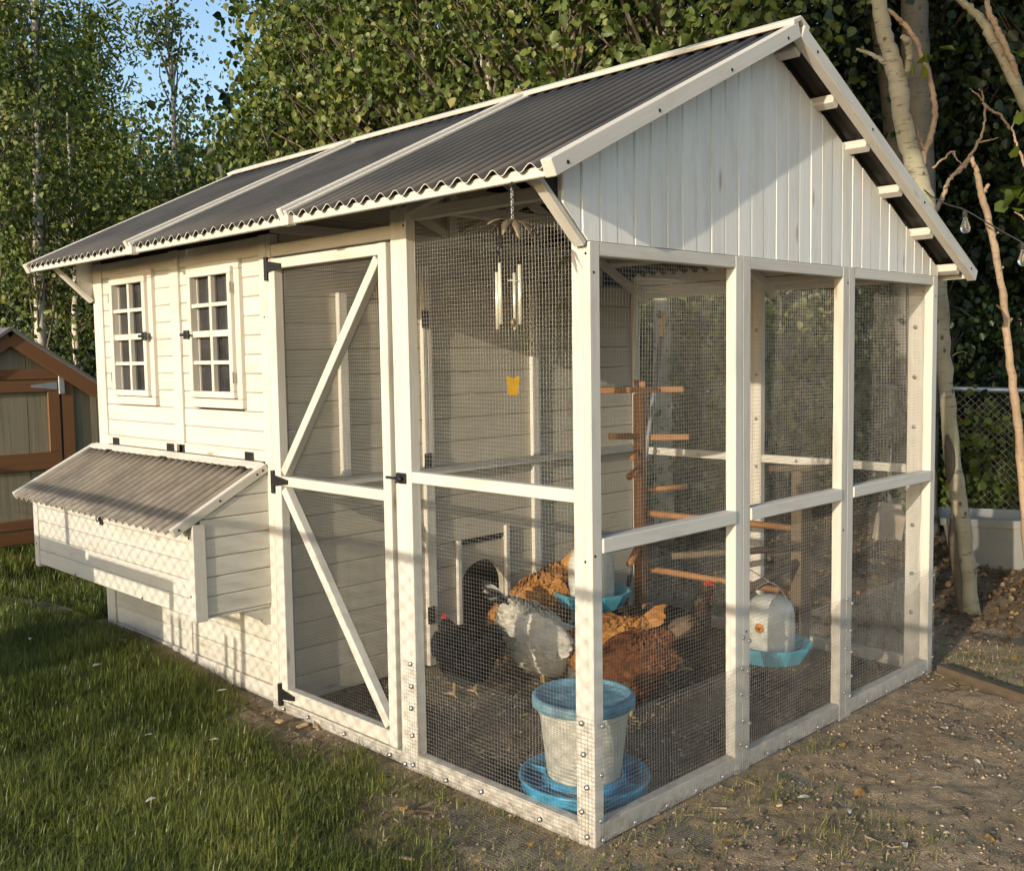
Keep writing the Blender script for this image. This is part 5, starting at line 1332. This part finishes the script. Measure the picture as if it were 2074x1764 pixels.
hen("hen", "buff hen half hidden behind the near corner post", (-1.06, 1.27, 0.0), RAD(235), M['h_buff'], 1.05, low, seed=4)
hen("hen", "red-brown speckled hen pecking right of the near corner post", (-0.72, 1.06, 0.0), RAD(238), M['h_brown'], 1.06, peck, M['h_dark'], tilt=0.22, seed=5, tail_up=1.2)
hen("hen", "dark brown hen in the shade behind the other hens", (-0.98, 1.78, 0.0), RAD(70), M['h_dark'], 1.0, None, seed=6)

# ------------------------------------------------------------------ wind chime under the eave
cx, cy = -0.056, -0.287
ch = thing("wind_chime", (cx, cy, 2.0), "wind chime with tarnished metal flower, four tubes and amber butterfly under the eave", "wind chime")
tubes("hook", [([(cx, -0.262, 2.163), (cx, -0.275, 2.163), (cx, cy - 0.004, 2.157), (cx, cy - 0.006, 2.147), (cx, cy, 2.142), (cx, cy + 0.005, 2.147)], 0.0022, 6)], M['string'], ch)
zc = 2.142
link_me = {}
k = 0
while zc > 2.052:
    a = [(0.0042 * math.cos(t), 0.0078 * math.sin(t)) for t in np.linspace(0, 2 * math.pi, 11)]
    pts = [(cx + (u if k % 2 else 0), cy + (0 if k % 2 else u), zc - 0.006 + v) for u, v in a]
    tubes("chain_link", [(pts, 0.0014, 5)], M['zinc'], ch)
    zc -= 0.0115; k += 1
obj("flower_cap", lathe_me("flower_cap", [(0.0, 2.052), (0.008, 2.050), (0.014, 2.044), (0.018, 2.034), (0.012, 2.026), (0.0, 2.024)], 12, M['petal']), ch, Matrix.Translation(Vector((cx, cy, 0))))
for k in range(9):
    a = 2 * math.pi * k / 9 + 0.2; ln = 0.068 + 0.008 * math.sin(k * 2.3); dr = 0.024 + 0.016 * math.sin(k * 1.7 + 1)
    V = []; 
    for i in range(7):
        u = i / 6; w = 0.015 * math.sin(math.pi * min(1, 0.12 + 0.86 * u)) + 0.001
        rr_ = 0.008 + ln * u; z = 2.040 + 0.012 * math.sin(u * 2.6) - dr * 1.7 * u * u
        for s_ in (-1, 0, 1):
            V.append((cx + rr_ * math.cos(a) - s_ * w * math.sin(a), cy + rr_ * math.sin(a) + s_ * w * math.cos(a), z - 0.004 * abs(s_)))
    F = [[i * 3 + j, i * 3 + j + 1, (i + 1) * 3 + j + 1, (i + 1) * 3 + j] for i in range(6) for j in range(2)]
    po = obj("petal", mesh_py("petal", V, F, M['petal'], True), ch)
    md = po.modifiers.new("thickness", 'SOLIDIFY'); md.thickness = 0.0012
for px_, top, bot in ((1012, 533, 657), (1006, 552, 667), (1041, 553, 668), (1052, 536, 657)):
    dd = {1012: 3.115, 1006: 3.15, 1041: 3.16, 1052: 3.125}[px_]
    A = at(px_, top, dd); B = at(px_, bot, dd); B.x, B.y = A.x, A.y
    tubes("chime_tube", [([A, B], 0.0056, 12)], M['brass'], ch)
    tubes("cord", [([(cx + (A.x - cx) * 0.8, cy + (A.y - cy) * 0.8, 2.012), (A.x, A.y, A.z - 0.004)], 0.0007, 4)], M['string'], ch)
tubes("cord", [([(cx, cy, 2.03), (cx - 0.004, cy, 1.735)], 0.0007, 4), ([(cx - 0.004, cy, 1.735), (cx - 0.008, cy, 1.565)], 0.0007, 4)], M['string'], ch)
obj("clapper", lathe_me("clapper", [(0.0, 1.752), (0.007, 1.748), (0.009, 1.738), (0.007, 1.728), (0.0, 1.724)], 10, M['petal']), ch, Matrix.Translation(Vector((cx - 0.004, cy, 0))))
tubes("ring", [([(cx - 0.004 + 0.016 * math.cos(t), cy + 0.016 * math.sin(t), 1.865) for t in np.linspace(0, 6.283, 13)], 0.001, 5)], M['brass'], ch)
P = [(0, 0.022), (0.006, 0.026), (0.014, 0.031), (0.021, 0.028), (0.019, 0.010), (0.015, -0.004), (0.017, -0.018), (0.013, -0.028), (0.004, -0.029), (0, -0.026)]
P = P + [(-x, z) for x, z in P[-2:0:-1]]
ux = Vector((0.70, 0.71, 0)); un = Vector((0.71, -0.70, 0)); o0 = Vector((cx - 0.008, cy, 1.545))
V = [o0 + ux * x + Vector((0, 0, z)) + un * s_ for s_ in (0.003, -0.003) for x, z in P]; m_ = len(P)
obj("butterfly", mesh_py("butterfly", V, [list(range(m_)), list(range(m_, 2 * m_))[::-1]] + [[k, m_ + k, m_ + (k + 1) % m_, (k + 1) % m_] for k in range(m_)], M['amber']), ch)

# ------------------------------------------------------------------ lawn grass
def blades(name, x, y, hgt, wid, mat, tint, seed, lean=0.55, flat=False, parent=None, lift=0.0, **kw):
    r = np.random.default_rng(seed); n = len(x)
    z = ground_z(x, y) - 0.006 + lift
    a = r.uniform(0, 2 * math.pi, n); d = np.stack([np.cos(a), np.sin(a)], 1); s = np.stack([-d[:, 1], d[:, 0]], 1)
    ln = np.abs(r.normal(scale=lean, size=n)) * hgt
    base = np.stack([x, y, z], 1)
    def P(u, side, w):
        return np.stack([base[:, 0] + d[:, 0] * ln * u ** 1.8 + s[:, 0] * side * w, base[:, 1] + d[:, 1] * ln * u ** 1.8 + s[:, 1] * side * w, base[:, 2] + (hgt * (u - 0.25 * u * u * np.minimum(ln / hgt, 2)) if not flat else lift + 0.004 + 0.012 * u * r.random(n))], 1)
    V = np.stack([P(0, -1, wid), P(0, 1, wid), P(0.55, -1, wid * 0.85), P(0.55, 1, wid * 0.85), P(1.0, -1, wid * 0.12), P(1.0, 1, wid * 0.12)], 1).reshape(-1, 3)
    q = np.array([[0, 1, 3, 2], [2, 3, 5, 4]])
    F = (np.arange(n)[:, None, None] * 6 + q).reshape(-1, 4)
    return obj(name, mesh_np(name, V, F, mat, False, np.repeat(np.clip(tint, 0, 1), 6)), parent, **kw)
r = np.random.default_rng(77)
def scatter(n, x0, x1, y0, y1, f):
    x = r.uniform(x0, x1, n); y = r.uniform(y0, y1, n); k = r.random(n) < f(x, y); return x[k], y[k]
xs = []; ys = []
for n, ext in ((125000, (-4.2, 0.2, -1.75, 0.0)), (70000, (-10.5, -3.85, -1.8, 3.2)), (16000, (-16, -8, -1, 6))):
    a, b_ = scatter(n, *ext, lambda x, y: lawn_mask(x, y)); xs.append(a); ys.append(b_)
gx_ = np.concatenate(xs); gy_ = np.concatenate(ys)
tuft = 0.5 + fbm(gx_ * 3.1, gy_ * 3.1, 3)
hgt = (0.028 + 0.040 * np.clip(tuft, 0, 1.2)) * r.uniform(0.6, 1.5, len(gx_)) * (0.75 + 0.5 * lawn_mask(gx_, gy_))
wid = r.uniform(0.0011, 0.0022, len(gx_)) * np.where(gx_ < -4.2, 1.7, 1.0)
tint = np.clip(r.beta(2, 2.4, len(gx_)) * 0.8 + 0.45 * fbm(gx_ * 1.3, gy_ * 1.3 + 8, 3) + 0.3 * (r.random(len(gx_)) < 0.06), 0, 1)
blades("lawn_grass", gx_, gy_, hgt, wid, M['grass'], tint, 5, lean=0.85, label="green lawn grass in front of and beside the coop", cat="grass", kind="stuff")
# thin dry grass over the trodden soil
def sparse(x, y):
    n = fbm(x * 1.5 + 2, y * 1.5 + 6, 3)
    out = ~((x < 0.03) & (y > -0.03) & (y < 2.66))
    return np.where(out, sstep(0.02, 0.35, n) * 0.8 + 0.08, 0)
a1 = scatter(34000, -0.9, 2.4, -0.9, 3.6, sparse); a2 = scatter(6000, -2.2, 0.1, -0.7, 0.0, lambda x, y: 0.5 + 0 * x)
x = np.concatenate([a1[0], a2[0]]); y = np.concatenate([a1[1], a2[1]])
blades("thin_dry_grass", x, y, r.uniform(0.006, 0.024, len(x)) * (1 + 1.2 * sstep(0.0, 0.3, fbm(x * 1.5 + 2, y * 1.5 + 6, 3))), r.uniform(0.0008, 0.0016, len(x)), M['grass'], np.clip(0.35 + 0.4 * r.random(len(x)) + 0.25 * (r.random(len(x)) < 0.4), 0, 1), 6, lean=1.0, label="thin dry grass scattered over the trodden soil", cat="grass", kind="stuff")
# straw and droppings on the floor of the run
x = r.uniform(-1.88, -0.06, 7000); y = r.uniform(0.06, 2.56, 7000)
blades("straw_litter", x, y, r.uniform(0.015, 0.06, 7000), r.uniform(0.0008, 0.0022, 7000), M['straw'], r.beta(1.6, 2.2, 7000), 7, lean=1.0, flat=True, lift=0.006, label="trampled straw and litter on the floor of the run", cat="litter", kind="stuff")
a1 = scatter(12000, -2.2, 2.2, -1.2, 3.6, lambda x, y: (1 - lawn_mask(x, y)) * ~((x < 0.02) & (y > -0.02) & (y < 2.66)) * (0.5 + fbm(x * 2, y * 2, 3)))
blades("straw_bits", a1[0], a1[1], r.uniform(0.012, 0.05, len(a1[0])), r.uniform(0.0006, 0.0016, len(a1[0])), M['straw'], r.beta(2, 1.5, len(a1[0])), 8, lean=1.0, flat=True, lift=0.004, label="bits of straw and twig on the bare soil", cat="straw", kind="stuff")
# leaf litter under the trees
n = 24000
x = r.uniform(-5, 2.2, n); y = 2.85 + (r.random(n) ** 1.4) * 6.0
k = ~((x < 0.15) & (y < 2.95)) & (r.random(n) < sstep(2.7, 4.2, y + 0.8 * fbm(x, y, 2)))
x, y = x[k], y[k]
pos = np.stack([x, y, ground_z(x, y) + r.uniform(0.0, 0.022, len(x))], 1)
leaf_cloud("leaf_litter", pos, 0.036, M['litter'], None, 0.42, 0.0, None, 15, face=(0, 0, 2.6), flat=0.25, label="brown fallen leaves covering the ground under the trees", cat="leaves", kind="stuff")
# soil crumbs and small stones
def crumbs(name, x, y, s, mat, tint, seed, **kw):
    q = np.random.default_rng(seed); n = len(x)
    base = np.array([(1, 0, 0), (0, 1, 0), (-1, 0, 0), (0, -1, 0), (0, 0, 0.7), (0, 0, -0.7)])
    V = base[None] * q.uniform(0.5, 1.3, (n, 6, 1)) * s[:, None, None]
    a = q.uniform(0, 6.28, n); c_, s_ = np.cos(a), np.sin(a)
    V = np.stack([V[..., 0] * c_[:, None] - V[..., 1] * s_[:, None], V[..., 0] * s_[:, None] + V[..., 1] * c_[:, None], V[..., 2]], -1)
    V += np.stack([x, y, ground_z(x, y) + s * 0.2], 1)[:, None]
    f = np.array([[0, 1, 4], [1, 2, 4], [2, 3, 4], [3, 0, 4], [1, 0, 5], [2, 1, 5], [3, 2, 5], [0, 3, 5]])
    F = (np.arange(n)[:, None, None] * 6 + f).reshape(-1, 3)
    return obj(name, mesh_np(name, V.reshape(-1, 3), F, mat, False, np.repeat(tint, 6)), None, **kw)
a1 = scatter(46000, -2.2, 2.2, -1.2, 3.6, lambda x, y: (1 - lawn_mask(x, y)) * (0.55 + 0.9 * np.clip(fbm(x * 3, y * 3, 3), -0.5, 0.5)))
s = 0.0022 + 0.011 * r.random(len(a1[0])) ** 3.0
crumbs("soil_crumbs", a1[0], a1[1], s, M['soilbit'], r.beta(1.5, 2.5, len(s)), 4, label="soil crumbs and small stones on the bare ground", cat="soil", kind="stuff")

# ------------------------------------------------------------------ feathers, dry leaves and chips one could pick up
def feather_me(seed, mat, L=0.05):
    q = np.random.default_rng(seed); V = []; n = 8
    curl = q.uniform(-0.4, 0.4); up = q.uniform(0.03, 0.12)
    for i in range(n):
        u = i / (n - 1); w = L * 0.22 * math.sin(math.pi * min(1, 0.05 + 0.93 * u)) ** 0.8 + 0.0004
        x = L * u; yy = curl * L * u * u; z = up * L * math.sin(math.pi * u) + 0.003
        j = q.uniform(0.8, 1.15)
        V += [(x, yy - w * j, z + w * 0.15), (x, yy, z - 0.0004), (x, yy + w * j, z + w * 0.15)]
    F = [[i * 3 + j, i * 3 + j + 1, (i + 1) * 3 + j + 1, (i + 1) * 3 + j] for i in range(n - 1) for j in range(2)]
    return mesh_np("feather", np.array(V), F, mat, True, q.random(len(V)))
def dry_me(seed, mat, L=0.045):
    q = np.random.default_rng(seed); V = []; n = 6
    for i in range(n):
        u = i / (n - 1); w = L * 0.42 * math.sin(math.pi * min(1, 0.08 + 0.88 * u)) ** 0.7
        z = 0.004 + L * 0.22 * math.sin(2.4 * u + q.uniform(0, 1))
        V += [(L * u, -w, z + 0.25 * w * q.uniform(0.2, 1.6)), (L * u, 0, z), (L * u, w, z + 0.25 * w * q.uniform(0.2, 1.6))]
    F = [[i * 3 + j, i * 3 + j + 1, (i + 1) * 3 + j + 1, (i + 1) * 3 + j] for i in range(n - 1) for j in range(2)]
    return mesh_np("dry_leaf", np.array(V), F, mat, True, np.clip(q.normal(0.55, 0.25, len(V)), 0, 1))
FM = [feather_me(k, M['fwhite'] if k % 3 else M['straw'], 0.032 + 0.009 * (k % 4)) for k in range(6)]
DM = [dry_me(20 + k, M['dryleaf'], 0.03 + 0.008 * (k % 3)) for k in range(5)]
def put(name, me, x, y, lab, cat, grp, dz=0.004, sc=1.0):
    mw = Matrix.Translation(Vector((x, y, gz(x, y) + dz))) @ Matrix.Rotation(r.uniform(0, 6.28), 4, 'Z') @ Matrix.Rotation(r.uniform(-0.25, 0.25), 4, 'X') @ Matrix.Scale(sc, 4)
    obj(name, me, None, mw, label=lab, cat=cat, group=grp)
ORD = "first second third fourth fifth sixth seventh eighth ninth tenth eleventh twelfth thirteenth fourteenth fifteenth sixteenth seventeenth eighteenth nineteenth twentieth".split()
def ground_at(px_, py_):
    a = at(px_, py_, 1.0) - CAM; t = -CAM.z / a.z; q = CAM + a * t
    return q.x, q.y
for i, (px_, py_) in enumerate(sorted(((62, 1360), (48, 1385), (245, 1365), (345, 1390), (190, 1410), (310, 1520), (425, 1535), (515, 1515), (318, 1655), (440, 1440)))):
    x, y = ground_at(px_, py_ - 12); put("feather", FM[i % 6], x, y, "pale feather caught in the lawn grass, %s from the left" % ORD[i], "feather", "feathers on the lawn", 0.045)
for i, (px_, py_) in enumerate(sorted(((1540, 1530), (1655, 1445), (1640, 1615), (1675, 1640), (1590, 1700), (1720, 1650), (1840, 1560), (1910, 1600), (1960, 1650), (1830, 1700), (1985, 1545), (1920, 1480), (1780, 1500), (2010, 1470), (1890, 1370), (1975, 1380), (1750, 1600), (1130, 1690), (930, 1740), (700, 1560)))):
    x, y = ground_at(px_, py_); put("feather", FM[(i * 5 + 1) % 6], x, y, "pale feather lying on the bare soil, %s from the left" % ORD[i], "feather", "feathers on the soil")
for i, (px_, py_) in enumerate(sorted(((935, 1700), (880, 1672), (1075, 1715), (1130, 1720), (1650, 1395), (1700, 1370), (2050, 1330), (1755, 1605), (1590, 1635), (1475, 1715), (1610, 1740), (2030, 1500), (1700, 1510), (1850, 1430), (690, 1600), (820, 1640), (1990, 1700)))):
    x, y = ground_at(px_, py_); put("dry_leaf", DM[i % 5], x, y, "curled tan dry leaf on the soil, %s from the left" % ORD[i], "leaf", "dry leaves on the soil")
for i, (px_, py_) in enumerate(sorted(((601, 1475), (640, 1478), (1580, 1630), (840, 1745), (560, 1468), (1760, 1395)))):
    x, y = ground_at(px_, py_); z = gz(x, y); a = i * 1.3
    beam("wood_chip", (x, y, z + 0.008), (x + 0.05 * math.cos(a), y + 0.05 * math.sin(a), z + 0.016), 0.022, 0.009, M['chip'], None, side=(-math.sin(a), math.cos(a), 0.3), c=0.002, label="pale wood chip lying on the soil, %s from the left" % ORD[i], cat="wood chip", group="wood chips by the coop")
